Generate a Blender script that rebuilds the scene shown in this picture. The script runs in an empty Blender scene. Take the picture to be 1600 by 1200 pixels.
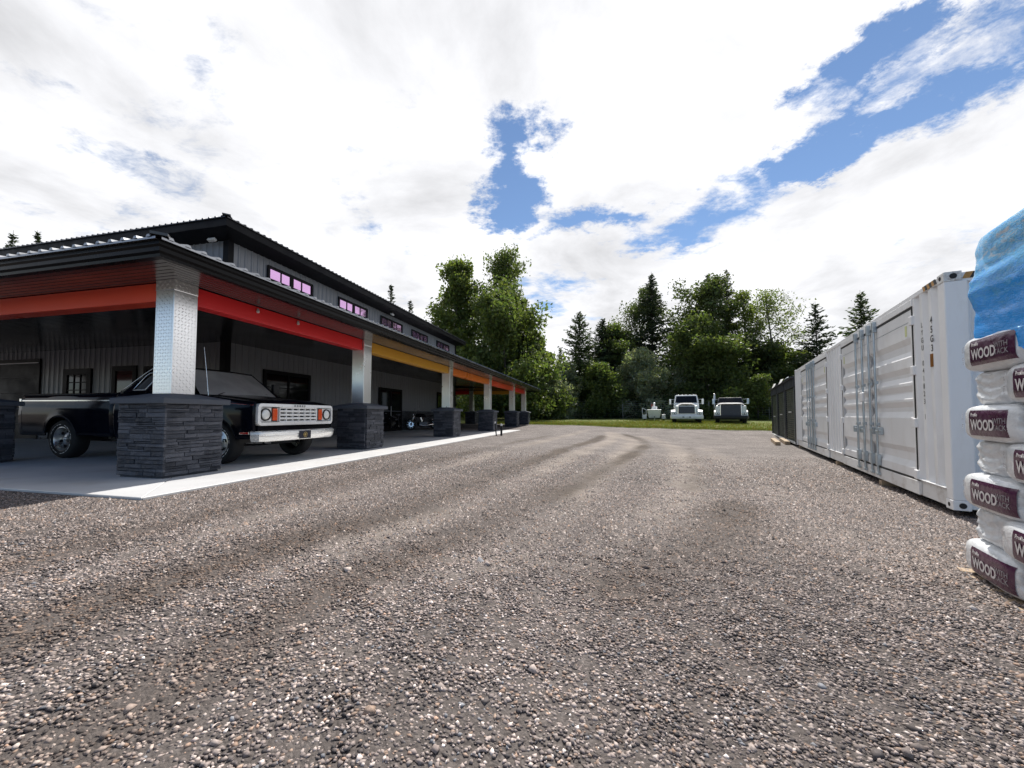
import bpy, bmesh, math, random
import numpy as np
from mathutils import Vector, Matrix, Quaternion

PI = math.pi
rnd = random.Random(7)
rng = np.random.default_rng(11)
sc = bpy.context.scene
COL = sc.collection

# ---------------------------------------------------------------- camera
CAM_H, PITCH, ROLL = 0.956, 0.0398, 0.0018
cam_d = bpy.data.cameras.new('camera')
cam = bpy.data.objects.new('camera', cam_d)
COL.objects.link(cam)
fwd = Vector((0, math.cos(PITCH), math.sin(PITCH)))
upv = Vector((0, -math.sin(PITCH), math.cos(PITCH)))
rgt = Vector((1, 0, 0))
r2 = rgt * math.cos(ROLL) + upv * math.sin(ROLL)
u2 = -rgt * math.sin(ROLL) + upv * math.cos(ROLL)
mw = Matrix((( r2.x, u2.x, -fwd.x, 0), (r2.y, u2.y, -fwd.y, 0), (r2.z, u2.z, -fwd.z, CAM_H), (0, 0, 0, 1)))
cam.matrix_world = mw
cam_d.sensor_fit = 'HORIZONTAL'
cam_d.sensor_width = 36.0
cam_d.lens = 618.48 / 1600 * 36
cam_d.shift_x = 0.00498
cam_d.shift_y = 0.01483
cam_d.clip_start = 0.05
cam_d.clip_end = 5000
sc.camera = cam
F_PX, CX, CY = 618.48, 792.03, 623.72

def at_depth(px, py, depth):
    """world point on the sight line of a photo pixel at a given depth: used to read off where things stand"""
    d = fwd + r2 * ((px - CX) / F_PX) - u2 * ((py - CY) / F_PX)
    return Vector((0, 0, CAM_H)) + d * (depth / d.y)

# ---------------------------------------------------------------- light
SUN_AZ, SUN_EL = 0.465, math.radians(52)
sun_dir = Vector((math.sin(SUN_AZ) * math.cos(SUN_EL), math.cos(SUN_AZ) * math.cos(SUN_EL), math.sin(SUN_EL)))
sun_d = bpy.data.lights.new('sun', 'SUN')
sun_d.energy = 5.0
sun_d.angle = math.radians(0.55)
sun_d.color = (1.0, 0.955, 0.89)
sun = bpy.data.objects.new('sun', sun_d)
COL.objects.link(sun)
sun.rotation_euler = (-sun_dir).to_track_quat('-Z', 'Y').to_euler()
sun.location = (10, 20, 40)

SKY_STRENGTH = 0.10
CLOUD = 9.2
world = bpy.data.worlds.new('World')
sc.world = world
world.use_nodes = True
def build_sky():
    nt = world.node_tree
    nt.nodes.clear()
    N, L = nt.nodes.new, nt.links.new
    out = N('ShaderNodeOutputWorld')
    bg = N('ShaderNodeBackground')
    bg.inputs['Strength'].default_value = SKY_STRENGTH
    L(bg.outputs[0], out.inputs[0])
    sky = N('ShaderNodeTexSky')
    sky.sky_type = 'NISHITA'
    sky.sun_disc = False
    sky.sun_elevation = SUN_EL
    sky.sun_rotation = SUN_AZ
    sky.altitude = 400
    sky.air_density = 1.0
    sky.dust_density = 0.0
    sky.ozone_density = 3.0
    tc = N('ShaderNodeTexCoord')
    sep = N('ShaderNodeSeparateXYZ')
    L(tc.outputs['Generated'], sep.inputs[0])
    def math_(op, a, b=None, clamp=False):
        m = N('ShaderNodeMath'); m.operation = op; m.use_clamp = clamp
        for i, v in enumerate((a, b)):
            if v is None: continue
            if isinstance(v, (int, float)): m.inputs[i].default_value = v
            else: L(v, m.inputs[i])
        return m.outputs[0]
    zc = math_('MAXIMUM', sep.outputs[2], 0.0)
    zz = math_('ADD', zc, 0.14)
    px = math_('DIVIDE', sep.outputs[0], zz)
    py = math_('DIVIDE', sep.outputs[1], zz)
    comb = N('ShaderNodeCombineXYZ')
    L(px, comb.inputs[0]); L(py, comb.inputs[1])
    P = comb.outputs[0]
    def noise(vec, scale, detail, rough, dist=0.0, off=(0, 0, 0), stretch=(1, 1, 1), rz=0.0):
        mp = N('ShaderNodeMapping')
        mp.inputs['Location'].default_value = off
        mp.inputs['Scale'].default_value = stretch
        mp.inputs['Rotation'].default_value = (0, 0, rz)
        L(vec, mp.inputs[0])
        n = N('ShaderNodeTexNoise')
        n.inputs['Scale'].default_value = scale
        n.inputs['Detail'].default_value = detail
        n.inputs['Roughness'].default_value = rough
        n.inputs['Distortion'].default_value = dist
        L(mp.outputs[0], n.inputs['Vector'])
        return n.outputs['Fac']
    big = noise(P, 0.55, 2, 0.5, 0.2, (3.1, 1.7, 0))
    mid = noise(P, 2.6, 9, 0.62, 0.25, (0.3, 5.2, 0))
    fine = noise(P, 9.0, 6, 0.65, 0.4, (7.3, 2.2, 0), (1, 1.5, 1), 0.5)
    dens = math_('ADD', math_('MULTIPLY', big, 0.45), math_('ADD', math_('MULTIPLY', mid, 0.85), math_('MULTIPLY', fine, 0.34)))
    # gaps in the cloud layer, given as directions in the sky (same plane coordinates)
    def plane(pxl, pyl):
        d = (fwd + r2 * ((pxl - CX) / F_PX) - u2 * ((pyl - CY) / F_PX)).normalized()
        return d.x / (max(d.z, 0) + 0.14), d.y / (max(d.z, 0) + 0.14), d
    gaps = []
    def gap(a, b, w, k):
        ax, ay, _ = plane(*a); bx, by, _ = plane(*b)
        gaps.append((ax, ay, bx, by, w, k))
    gap((812, 225), (792, 330), 0.10, 0.34)
    gap((895, 345), (985, 335), 0.09, 0.26)
    gap((1090, 350), (1240, 275), 0.15, 0.25)
    gap((1000, 390), (1110, 385), 0.12, 0.16)
    gap((1265, 250), (1345, 90), 0.09, 0.24)
    gap((1370, 215), (1640, 90), 0.11, 0.30)
    gap((1220, 165), (1400, 20), 0.07, 0.16)
    gap((1480, 60), (1800, -60), 0.10, 0.22)
    gap((235, 250), (270, 258), 0.03, 0.05)
    gap((840, 480), (862, 440), 0.18, 0.15)
    tot = None
    wob = noise(P, 3.2, 9, 0.68, 0.0, (1.3, 8.2, 0))
    wob2 = noise(P, 3.2, 9, 0.68, 0.0, (11.3, 4.2, 0))
    wx = math_('ADD', px, math_('MULTIPLY', math_('SUBTRACT', wob, 0.5), 0.55))
    wy = math_('ADD', py, math_('MULTIPLY', math_('SUBTRACT', wob2, 0.5), 0.55))
    for ax, ay, bx, by, w, k in gaps:
        dx, dy = bx - ax, by - ay
        ll = max(dx * dx + dy * dy, 1e-6)
        qx = math_('SUBTRACT', wx, ax); qy = math_('SUBTRACT', wy, ay)
        t = math_('DIVIDE', math_('ADD', math_('MULTIPLY', qx, dx), math_('MULTIPLY', qy, dy)), ll, clamp=True)
        ex = math_('SUBTRACT', qx, math_('MULTIPLY', t, dx)); ey = math_('SUBTRACT', qy, math_('MULTIPLY', t, dy))
        d2 = math_('SQRT', math_('ADD', math_('MULTIPLY', ex, ex), math_('MULTIPLY', ey, ey)))
        g = math_('MULTIPLY', math_('SUBTRACT', 1.0, math_('DIVIDE', d2, w * 1.6), clamp=True), k * 1.5)
        tot = g if tot is None else math_('ADD', tot, g)
    dens = math_('SUBTRACT', dens, tot)
    dens = math_('SUBTRACT', dens, 0.035)
    # broken, bluer sky away from the sun, as the blue shade in the photograph implies
    back = math_('ADD', math_('MULTIPLY', sep.outputs[1], -1.8), 0.1, clamp=True)
    dens = math_('SUBTRACT', dens, math_('MULTIPLY', back, 0.42))
    mr = N('ShaderNodeMapRange')
    mr.interpolation_type = 'SMOOTHSTEP'
    mr.inputs['From Min'].default_value = 0.46
    mr.inputs['From Max'].default_value = 0.69
    L(dens, mr.inputs['Value'])
    # grey undersides
    und = noise(P, 1.5, 7, 0.6, 0.3, (4.4, 9.1, 0))
    ur = N('ShaderNodeMapRange')
    ur.inputs['From Min'].default_value = 0.40
    ur.inputs['From Max'].default_value = 0.70
    ur.inputs['To Min'].default_value = 1.0
    ur.inputs['To Max'].default_value = 0.62
    L(und, ur.inputs['Value'])
    cl = N('ShaderNodeVectorMath'); cl.operation = 'SCALE'
    cl.inputs[0].default_value = (CLOUD * 0.985, CLOUD * 0.99, CLOUD * 1.02)
    L(ur.outputs[0], cl.inputs['Scale'])
    mix = N('ShaderNodeMix'); mix.data_type = 'RGBA'
    L(mr.outputs[0], mix.inputs['Factor'])
    L(sky.outputs[0], mix.inputs['A'])
    L(cl.outputs[0], mix.inputs['B'])
    L(mix.outputs['Result'], bg.inputs['Color'])
build_sky()
world.cycles.sampling_method = 'MANUAL'
world.cycles.sample_map_resolution = 512

vs = sc.view_settings
vs.view_transform = 'Standard'
vs.look = 'None'
vs.exposure = 0.35
vs.gamma = 1.0
vs.use_curve_mapping = False
sc.render.engine = 'CYCLES'
sc.cycles.max_bounces = 6
sc.cycles.diffuse_bounces = 3
sc.cycles.glossy_bounces = 3
sc.cycles.transmission_bounces = 4
sc.cycles.transparent_max_bounces = 8
sc.cycles.caustics_reflective = False
sc.cycles.caustics_refractive = False
sc.cycles.sample_clamp_indirect = 6.0

# ---------------------------------------------------------------- frames of the place
B_YAW = 0.2407                      # the workshop stands turned by this much
B_ORG = Vector((-3.7509, 4.1064, 0))
B_X = Vector((math.cos(B_YAW), -math.sin(B_YAW), 0))
B_Y = Vector((math.sin(B_YAW), math.cos(B_YAW), 0))
C_YAW = 0.5065                      # the row of containers
C_ORG = Vector((5.3587, 4.7993, 0))
C_X = Vector((math.cos(C_YAW), -math.sin(C_YAW), 0))
C_Y = Vector((math.sin(C_YAW), math.cos(C_YAW), 0))
def bw(x, y, z=0.0): return B_ORG + B_X * x + B_Y * y + Vector((0, 0, z))
def cw(x, y, z=0.0): return C_ORG + C_X * x + C_Y * y + Vector((0, 0, z))
def to_b(x, y):
    d = Vector((x, y, 0)) - B_ORG
    return d.dot(B_X), d.dot(B_Y)

# ---------------------------------------------------------------- mesh helpers
class MB:
    """collects faces and links them as one mesh object"""
    def __init__(s):
        s.v = []; s.f = []; s.m = []
    def add(s, vs, fs, mi=0):
        b = len(s.v)
        s.v.extend([tuple(p) for p in vs])
        for f in fs:
            s.f.append(tuple(i + b for i in f)); s.m.append(mi)
        return s
    def box(s, x0, x1, y0, y1, z0, z1, mi=0):
        v = [(x0, y0, z0), (x1, y0, z0), (x1, y1, z0), (x0, y1, z0), (x0, y0, z1), (x1, y0, z1), (x1, y1, z1), (x0, y1, z1)]
        f = [(0, 3, 2, 1), (4, 5, 6, 7), (0, 1, 5, 4), (1, 2, 6, 5), (2, 3, 7, 6), (3, 0, 4, 7)]
        return s.add(v, f, mi)
    def obox(s, c, ax, ay, az, mi=0):
        """box from a centre and three half-axis vectors"""
        c, ax, ay, az = Vector(c), Vector(ax), Vector(ay), Vector(az)
        v = [c + ax * i + ay * j + az * k for k in (-1, 1) for (i, j) in ((-1, -1), (1, -1), (1, 1), (-1, 1))]
        f = [(0, 3, 2, 1), (4, 5, 6, 7), (0, 1, 5, 4), (1, 2, 6, 5), (2, 3, 7, 6), (3, 0, 4, 7)]
        return s.add(v, f, mi)
    def bar(s, p, q, w, h, up=(0, 0, 1), mi=0):
        p, q = Vector(p), Vector(q)
        d = q - p
        t = d.normalized(); u = Vector(up)
        sd = t.cross(u)
        if sd.length < 1e-5: sd = t.cross(Vector((1, 0, 0)))
        sd.normalize(); u = sd.cross(t)
        return s.obox((p + q) / 2, d / 2, sd * (w / 2), u * (h / 2), mi)
    def tube(s, path, r, n=8, mi=0, caps=True):
        path = [Vector(p) for p in path]
        k = len(path)
        rs = r if isinstance(r, (list, tuple)) else [r] * k
        base = len(s.v); prev = None
        for i, p in enumerate(path):
            t = (path[min(i + 1, k - 1)] - path[max(i - 1, 0)]).normalized()
            if prev is None:
                a = t.cross(Vector((0, 0, 1)))
                if a.length < 1e-3: a = t.cross(Vector((1, 0, 0)))
            else:
                a = prev - t * prev.dot(t)
            a.normalize(); prev = a; b = t.cross(a)
            for j in range(n):
                th = 2 * PI * j / n
                s.v.append(tuple(p + (a * math.cos(th) + b * math.sin(th)) * rs[i]))
        for i in range(k - 1):
            for j in range(n):
                j2 = (j + 1) % n
                s.f.append((base + i * n + j, base + i * n + j2, base + (i + 1) * n + j2, base + (i + 1) * n + j)); s.m.append(mi)
        if caps:
            s.f.append(tuple(base + j for j in reversed(range(n)))); s.m.append(mi)
            s.f.append(tuple(base + (k - 1) * n + j for j in range(n))); s.m.append(mi)
        return s
    def lathe(s, prof, c=(0, 0, 0), ax=(0, 0, 1), n=24, mi=0, closed=False):
        """prof: list of (radius, distance along axis)"""
        c = Vector(c); ax = Vector(ax).normalized()
        a = ax.cross(Vector((0, 0, 1)))
        if a.length < 1e-3: a = ax.cross(Vector((1, 0, 0)))
        a.normalize(); b = ax.cross(a)
        base = len(s.v); k = len(prof)
        for r, d in prof:
            for j in range(n):
                th = 2 * PI * j / n
                s.v.append(tuple(c + ax * d + (a * math.cos(th) + b * math.sin(th)) * r))
        for i in range(k - 1 + (1 if closed else 0)):
            i2 = (i + 1) % k
            for j in range(n):
                j2 = (j + 1) % n
                s.f.append((base + i * n + j, base + i * n + j2, base + i2 * n + j2, base + i2 * n + j)); s.m.append(mi)
        return s
    def grid(s, fn, nu, nv, mi=0, flip=False):
        base = len(s.v)
        for i in range(nu + 1):
            for j in range(nv + 1):
                s.v.append(tuple(fn(i / nu, j / nv)))
        for i in range(nu):
            for j in range(nv):
                a = base + i * (nv + 1) + j
                q = (a, a + nv + 1, a + nv + 2, a + 1)
                s.f.append(tuple(reversed(q)) if flip else q); s.m.append(mi)
        return s
    def prism(s, poly, fn, d0, d1, mi=0):
        """poly: 2D points; fn(u, v, d) -> 3D"""
        n = len(poly)
        v = [fn(u, w, d0) for u, w in poly] + [fn(u, w, d1) for u, w in poly]
        f = [tuple(reversed(range(n))), tuple(range(n, 2 * n))]
        f += [(i, (i + 1) % n, n + (i + 1) % n, n + i) for i in range(n)]
        return s.add(v, f, mi)
    def quad(s, a, b, c, d, mi=0):
        return s.add([a, b, c, d], [(0, 1, 2, 3)], mi)
    def sweep(s, prof, path, closed_prof=True, mi=0, caps=True):
        """prof: (out, z) points, path: xy polyline; out is to the right of the walking direction"""
        k = len(path); n = len(prof); base = len(s.v)
        P = [Vector((p[0], p[1])) for p in path]
        for i in range(k):
            d1 = (P[i] - P[i - 1]).normalized() if i > 0 else None
            d2 = (P[i + 1] - P[i]).normalized() if i < k - 1 else None
            if d1 is None: d1 = d2
            if d2 is None: d2 = d1
            n1 = Vector((d1.y, -d1.x)); n2 = Vector((d2.y, -d2.x))
            m = (n1 + n2); m = m / max(m.dot(n1), 1e-4)
            for o, z in prof:
                s.v.append((P[i].x + m.x * o, P[i].y + m.y * o, z))
        for i in range(k - 1):
            for j in range(n if closed_prof else n - 1):
                j2 = (j + 1) % n
                s.f.append((base + i * n + j, base + (i + 1) * n + j, base + (i + 1) * n + j2, base + i * n + j2)); s.m.append(mi)
        if closed_prof and caps:
            s.f.append(tuple(base + j for j in range(n))); s.m.append(mi)
            s.f.append(tuple(base + (k - 1) * n + j for j in reversed(range(n)))); s.m.append(mi)
        return s
    def mesh(s, name, mats, bevel=0.0, smooth=False, segs=1, fix=True):
        me = bpy.data.meshes.new(name)
        me.from_pydata([tuple(v) for v in s.v], [], s.f)
        if not isinstance(mats, (list, tuple)): mats = [mats]
        for m in mats: me.materials.append(m)
        if len(mats) > 1:
            me.polygons.foreach_set('material_index', s.m)
        if fix or bevel:
            b = bmesh.new(); b.from_mesh(me)
            if fix: bmesh.ops.recalc_face_normals(b, faces=b.faces)
            if bevel:
                es = [e for e in b.edges if len(e.link_faces) == 2 and e.calc_face_angle(0) > 0.5]
                bmesh.ops.bevel(b, geom=es, offset=bevel, segments=segs, affect='EDGES', profile=0.5, clamp_overlap=True)
            b.to_mesh(me); b.free()
        if smooth:
            me.polygons.foreach_set('use_smooth', [True] * len(me.polygons))
            if smooth is not True:
                me.set_sharp_from_angle(angle=smooth)
        me.update()
        return me
    def build(s, name, mats, parent=None, **kw):
        return link(name, s.mesh(name, mats, **kw), parent)

def link(name, me, parent=None, loc=None, rz=None):
    o = bpy.data.objects.new(name, me)
    COL.objects.link(o)
    if parent is not None: o.parent = parent
    if loc is not None: o.location = loc
    if rz is not None: o.rotation_euler = (0, 0, rz)
    return o
def thing(name, label, cat, loc=(0, 0, 0), rz=0.0, group=None):
    o = bpy.data.objects.new(name, None)
    COL.objects.link(o)
    o.location = loc; o.rotation_euler = (0, 0, rz)
    o.empty_display_size = 0.2
    return tag(o, label, cat, group)
def tag(o, label, cat, group=None):
    o['label'] = label; o['category'] = cat
    if group: o['group'] = group
    return o
def struct(o):
    o['kind'] = 'structure'; return o
def copy_tree(o, parent=None):
    c = o.copy(); COL.objects.link(c)
    if parent is not None: c.parent = parent
    for ch in list(o.children): copy_tree(ch, c)
    return c
def text_mesh(name, body, size, mat, extrude=0.0, align='LEFT', spacing=1.0, shear=0.0, sx=1.0, bold=0.0):
    cu = bpy.data.curves.new(name, 'FONT')
    cu.body = body; cu.size = size; cu.extrude = extrude; cu.align_x = align
    cu.space_character = spacing; cu.shear = shear; cu.offset = bold
    cu.resolution_u = 3
    o = bpy.data.objects.new(name, cu)
    COL.objects.link(o)
    bpy.context.view_layer.update()
    me = bpy.data.meshes.new_from_object(o)
    bpy.data.objects.remove(o); bpy.data.curves.remove(cu)
    if sx != 1.0:
        me.transform(Matrix.Diagonal((sx, 1, 1, 1)))
    me.materials.clear(); me.materials.append(mat)
    me.name = name
    return me
def place(me, origin, xdir, ydir):
    """lay a flat mesh drawn in xy onto a plane given by its two directions"""
    x = Vector(xdir).normalized(); y = Vector(ydir).normalized(); z = x.cross(y)
    o = Vector(origin)
    me.transform(Matrix(((x.x, y.x, z.x, o.x), (x.y, y.y, z.y, o.y), (x.z, y.z, z.z, o.z), (0, 0, 0, 1))))
    return me

# ---------------------------------------------------------------- materials
def new_mat(name):
    m = bpy.data.materials.new(name); m.use_nodes = True
    nt = m.node_tree
    return m, nt, nt.nodes.new, nt.links.new, nt.nodes['Principled BSDF']
def pmat(name, col, rough=0.5, metal=0.0, var=0.12, vscale=3.0, bump=0.0, bscale=60.0, coat=0.0, rvar=0.1, dirt=None, dirt_amt=0.0, spec=0.5, stretch=(1, 1, 1)):
    """plain painted / metal / plastic surface with uneven colour, gloss and fine relief"""
    m, nt, N, L, b = new_mat(name)
    tc = N('ShaderNodeTexCoord')
    mp = N('ShaderNodeMapping'); mp.inputs['Scale'].default_value = stretch
    L(tc.outputs['Object'], mp.inputs[0])
    n = N('ShaderNodeTexNoise')
    n.inputs['Scale'].default_value = vscale; n.inputs['Detail'].default_value = 6; n.inputs['Roughness'].default_value = 0.6
    L(mp.outputs[0], n.inputs['Vector'])
    mr = N('ShaderNodeMapRange')
    mr.inputs['From Min'].default_value = 0.3; mr.inputs['From Max'].default_value = 0.7
    mr.inputs['To Min'].default_value = 1 - var; mr.inputs['To Max'].default_value = 1 + var
    L(n.outputs['Fac'], mr.inputs['Value'])
    sc_ = N('ShaderNodeVectorMath'); sc_.operation = 'SCALE'
    sc_.inputs[0].default_value = col
    L(mr.outputs[0], sc_.inputs['Scale'])
    colour = sc_.outputs[0]
    if dirt is not None:
        n2 = N('ShaderNodeTexNoise'); n2.inputs['Scale'].default_value = vscale * 2.7; n2.inputs['Detail'].default_value = 8; n2.inputs['Roughness'].default_value = 0.7
        L(mp.outputs[0], n2.inputs['Vector'])
        r2_ = N('ShaderNodeMapRange'); r2_.inputs['From Min'].default_value = 0.5; r2_.inputs['From Max'].default_value = 0.75
        r2_.inputs['To Max'].default_value = dirt_amt
        L(n2.outputs['Fac'], r2_.inputs['Value'])
        mx = N('ShaderNodeMix'); mx.data_type = 'RGBA'
        L(r2_.outputs[0], mx.inputs['Factor']); L(colour, mx.inputs['A']); mx.inputs['B'].default_value = (*dirt, 1)
        colour = mx.outputs['Result']
    L(colour, b.inputs['Base Color'])
    rr = N('ShaderNodeMapRange')
    rr.inputs['From Min'].default_value = 0.3; rr.inputs['From Max'].default_value = 0.7
    rr.inputs['To Min'].default_value = max(0.02, rough - rvar); rr.inputs['To Max'].default_value = min(1, rough + rvar)
    L(n.outputs['Fac'], rr.inputs['Value']); L(rr.outputs[0], b.inputs['Roughness'])
    b.inputs['Metallic'].default_value = metal
    b.inputs['Specular IOR Level'].default_value = spec
    if coat:
        b.inputs['Coat Weight'].default_value = coat; b.inputs['Coat Roughness'].default_value = 0.06
    if bump:
        nb = N('ShaderNodeTexNoise'); nb.inputs['Scale'].default_value = bscale; nb.inputs['Detail'].default_value = 4
        L(mp.outputs[0], nb.inputs['Vector'])
        bp = N('ShaderNodeBump'); bp.inputs['Strength'].default_value = bump; bp.inputs['Distance'].default_value = 0.02
        L(nb.outputs['Fac'], bp.inputs['Height']); L(bp.outputs[0], b.inputs['Normal'])
    return m

M = {}
M['siding'] = pmat('grey_siding', (0.215, 0.222, 0.245), 0.42, 0.0, 0.06, 1.5, bump=0.03, bscale=20)
M['black_trim'] = pmat('black_trim', (0.005, 0.005, 0.007), 0.5, 0.0, 0.2, 2.0, spec=0.12)
M['gutter'] = pmat('black_gutter', (0.005, 0.005, 0.006), 0.3, 0.0, 0.2, 2.0, spec=0.12)
M['soffit'] = pmat('soffit_metal', (0.010, 0.010, 0.013), 0.2, 0.0, 0.15, 1.0, spec=0.42, rvar=0.05)
M['roof'] = pmat('dark_roof_metal', (0.07, 0.072, 0.08), 0.3, 0.5, 0.15, 1.0)
M['porch_roof'] = pmat('galvanised_roof_sheet', (0.30, 0.31, 0.33), 0.28, 0.9, 0.12, 1.5)
M['concrete_wall'] = pmat('plain_concrete', (0.32, 0.31, 0.30), 0.85, 0, 0.1, 2)
M['glass_dark'] = pmat('dark_glass', (0.006, 0.006, 0.008), 0.05, 0.0, 0.2, 0.6, rvar=0.02, spec=0.3)
M['cap'] = pmat('slate_cap', (0.085, 0.095, 0.115), 0.75, 0, 0.15, 8, bump=0.25, bscale=45)
M['floodlight'] = pmat('white_lamp_housing', (0.7, 0.7, 0.7), 0.4)
M['paint_red_orange'] = pmat('red_orange_beam_paint', (0.95, 0.10, 0.048), 0.35, 0, 0.05, 1)
M['paint_red'] = pmat('red_beam_paint', (0.85, 0.030, 0.034), 0.35, 0, 0.05, 1)
M['paint_amber'] = pmat('amber_beam_paint', (0.76, 0.38, 0.035), 0.35, 0, 0.05, 1)
M['paint_orange'] = pmat('orange_beam_paint', (0.90, 0.22, 0.03), 0.35, 0, 0.05, 1)
# ================================================================ ground
def sstep(t):
    t = np.clip(t, 0, 1); return t * t * (3 - 2 * t)
_perm = np.random.default_rng(5).random((256, 256))
def vnoise(x, y):
    xi = np.floor(x).astype(int); yi = np.floor(y).astype(int)
    fx = x - xi; fy = y - yi
    fx = fx * fx * (3 - 2 * fx); fy = fy * fy * (3 - 2 * fy)
    g = lambda a, b: _perm[a & 255, b & 255]
    return (g(xi, yi) * (1 - fx) + g(xi + 1, yi) * fx) * (1 - fy) + (g(xi, yi + 1) * (1 - fx) + g(xi + 1, yi + 1) * fx) * fy
def fbm(x, y, o=4):
    s = 0; a = 0.5; n = 0
    for k in range(o):
        s = s + a * vnoise(x * 2 ** k + 13.7 * k, y * 2 ** k + 5.1 * k); n += a; a *= 0.5
    return s / n
def loc_b(x, y):
    dx = x - B_ORG.x; dy = y - B_ORG.y
    return dx * B_X.x + dy * B_X.y, dx * B_Y.x + dy * B_Y.y
def seg_dist(x, y, pts):
    best = np.full(np.shape(x), 1e9)
    for (ax, ay), (bx, by) in zip(pts[:-1], pts[1:]):
        dx, dy = bx - ax, by - ay
        t = np.clip(((x - ax) * dx + (y - ay) * dy) / (dx * dx + dy * dy), 0, 1)
        best = np.minimum(best, np.hypot(x - ax - t * dx, y - ay - t * dy))
    return best
# wheel tracks over the yard, in the workshop's own coordinates
SAND = [([(1.5, -4), (1.65, -1.2), (1.8, 1.3), (2.0, 6), (2.6, 13), (3.6, 22)], 0.26, 0.75),
        ([(2.5, -4), (2.75, -1.0), (2.95, 0.2), (3.35, 2.8), (4.0, 8), (4.9, 14), (5.0, 20)], 0.30, 1.0),
        ([(3.2, -4), (3.5, -0.8), (4.0, -0.1), (4.4, 3.2), (5.2, 8.5), (5.7, 12), (5.9, 15), (5.6, 18), (4.8, 21)], 0.42, 1.0),
        ([(4.2, -4), (4.35, -1.3), (4.75, 0.3), (5.7, 3.2), (6.5, 7), (7.0, 11), (7.1, 15), (6.6, 19)], 0.42, 0.9),
        ([(6.6, 0), (7.0, 3), (7.5, 7), (8.3, 13)], 0.38, 0.6)]
RUT = [([(2.05, -3), (2.4, -0.4), (2.65, 0.4), (2.9, 3.2), (3.5, 8.5), (4.3, 14), (4.6, 18)], 0.24, 1.0),
       ([(3.9, 1.6), (4.5, 4.4), (5.4, 8.6), (6.2, 13), (6.35, 16), (5.8, 19.6)], 0.26, 1.0),
       ([(4.75, -0.5), (5.05, 0.05), (5.45, 0.65), (5.8, 1.3), (6.2, 2.5)], 0.30, 1.0),
       ([(3.0, -4), (3.15, -1.2), (3.6, 0.6), (3.9, 2.5)], 0.22, 0.75),
       ([(1.05, -3), (1.2, 0.5), (1.35, 4), (1.6, 9), (2.2, 15)], 0.24, 0.6),
       ([(5.9, 3.5), (6.7, 7), (7.6, 12), (7.9, 16)], 0.22, 0.55)]
def track_masks(x, y):
    xl, yl = loc_b(x, y)
    xw = xl + 0.18 * (fbm(x * 0.9, y * 0.9) - 0.5)
    brk = np.clip(fbm(x * 0.55 + 40, y * 0.55, 3) * 2.6 - 0.55, 0, 1)
    s = 0
    for pts, w, k in SAND:
        s = np.maximum(s, k * np.exp(-(seg_dist(xw, yl, pts) / w) ** 2))
    r = 0
    for pts, w, k in RUT:
        r = np.maximum(r, k * np.exp(-(seg_dist(xw, yl, pts) / w) ** 2))
    return s * (0.45 + 0.55 * brk), r * (0.5 + 0.5 * brk)
def ground_h(x, y):
    x = np.asarray(x, float); y = np.asarray(y, float)
    xl, yl = loc_b(x, y)
    t = sstep(xl / 9.5); g = sstep((y - 19) / 15)
    z = 0.074 - (1 - g) * 0.345 * t + g * 0.17 + 0.02 * np.maximum(0, np.minimum(y, 70) - 33)
    near = np.exp(-np.maximum(0, np.hypot(x, y) - 9) / 6)
    out = sstep((xl - 0.02) / 0.5) + (1 - sstep((yl + 0.5) / 0.48)) * (xl < 0.4)
    out = np.clip(out, 0, 1)
    z = z + out * near * (0.030 * (fbm(x * 1.3, y * 1.3) - 0.5) + 0.016 * (fbm(x * 6, y * 6, 2) - 0.5))
    s, r = track_masks(x, y)
    z = z - out * 0.012 * s - out * 0.02 * r
    return z
def gh(x, y): return float(ground_h(np.array([x]), np.array([y]))[0])

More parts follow.
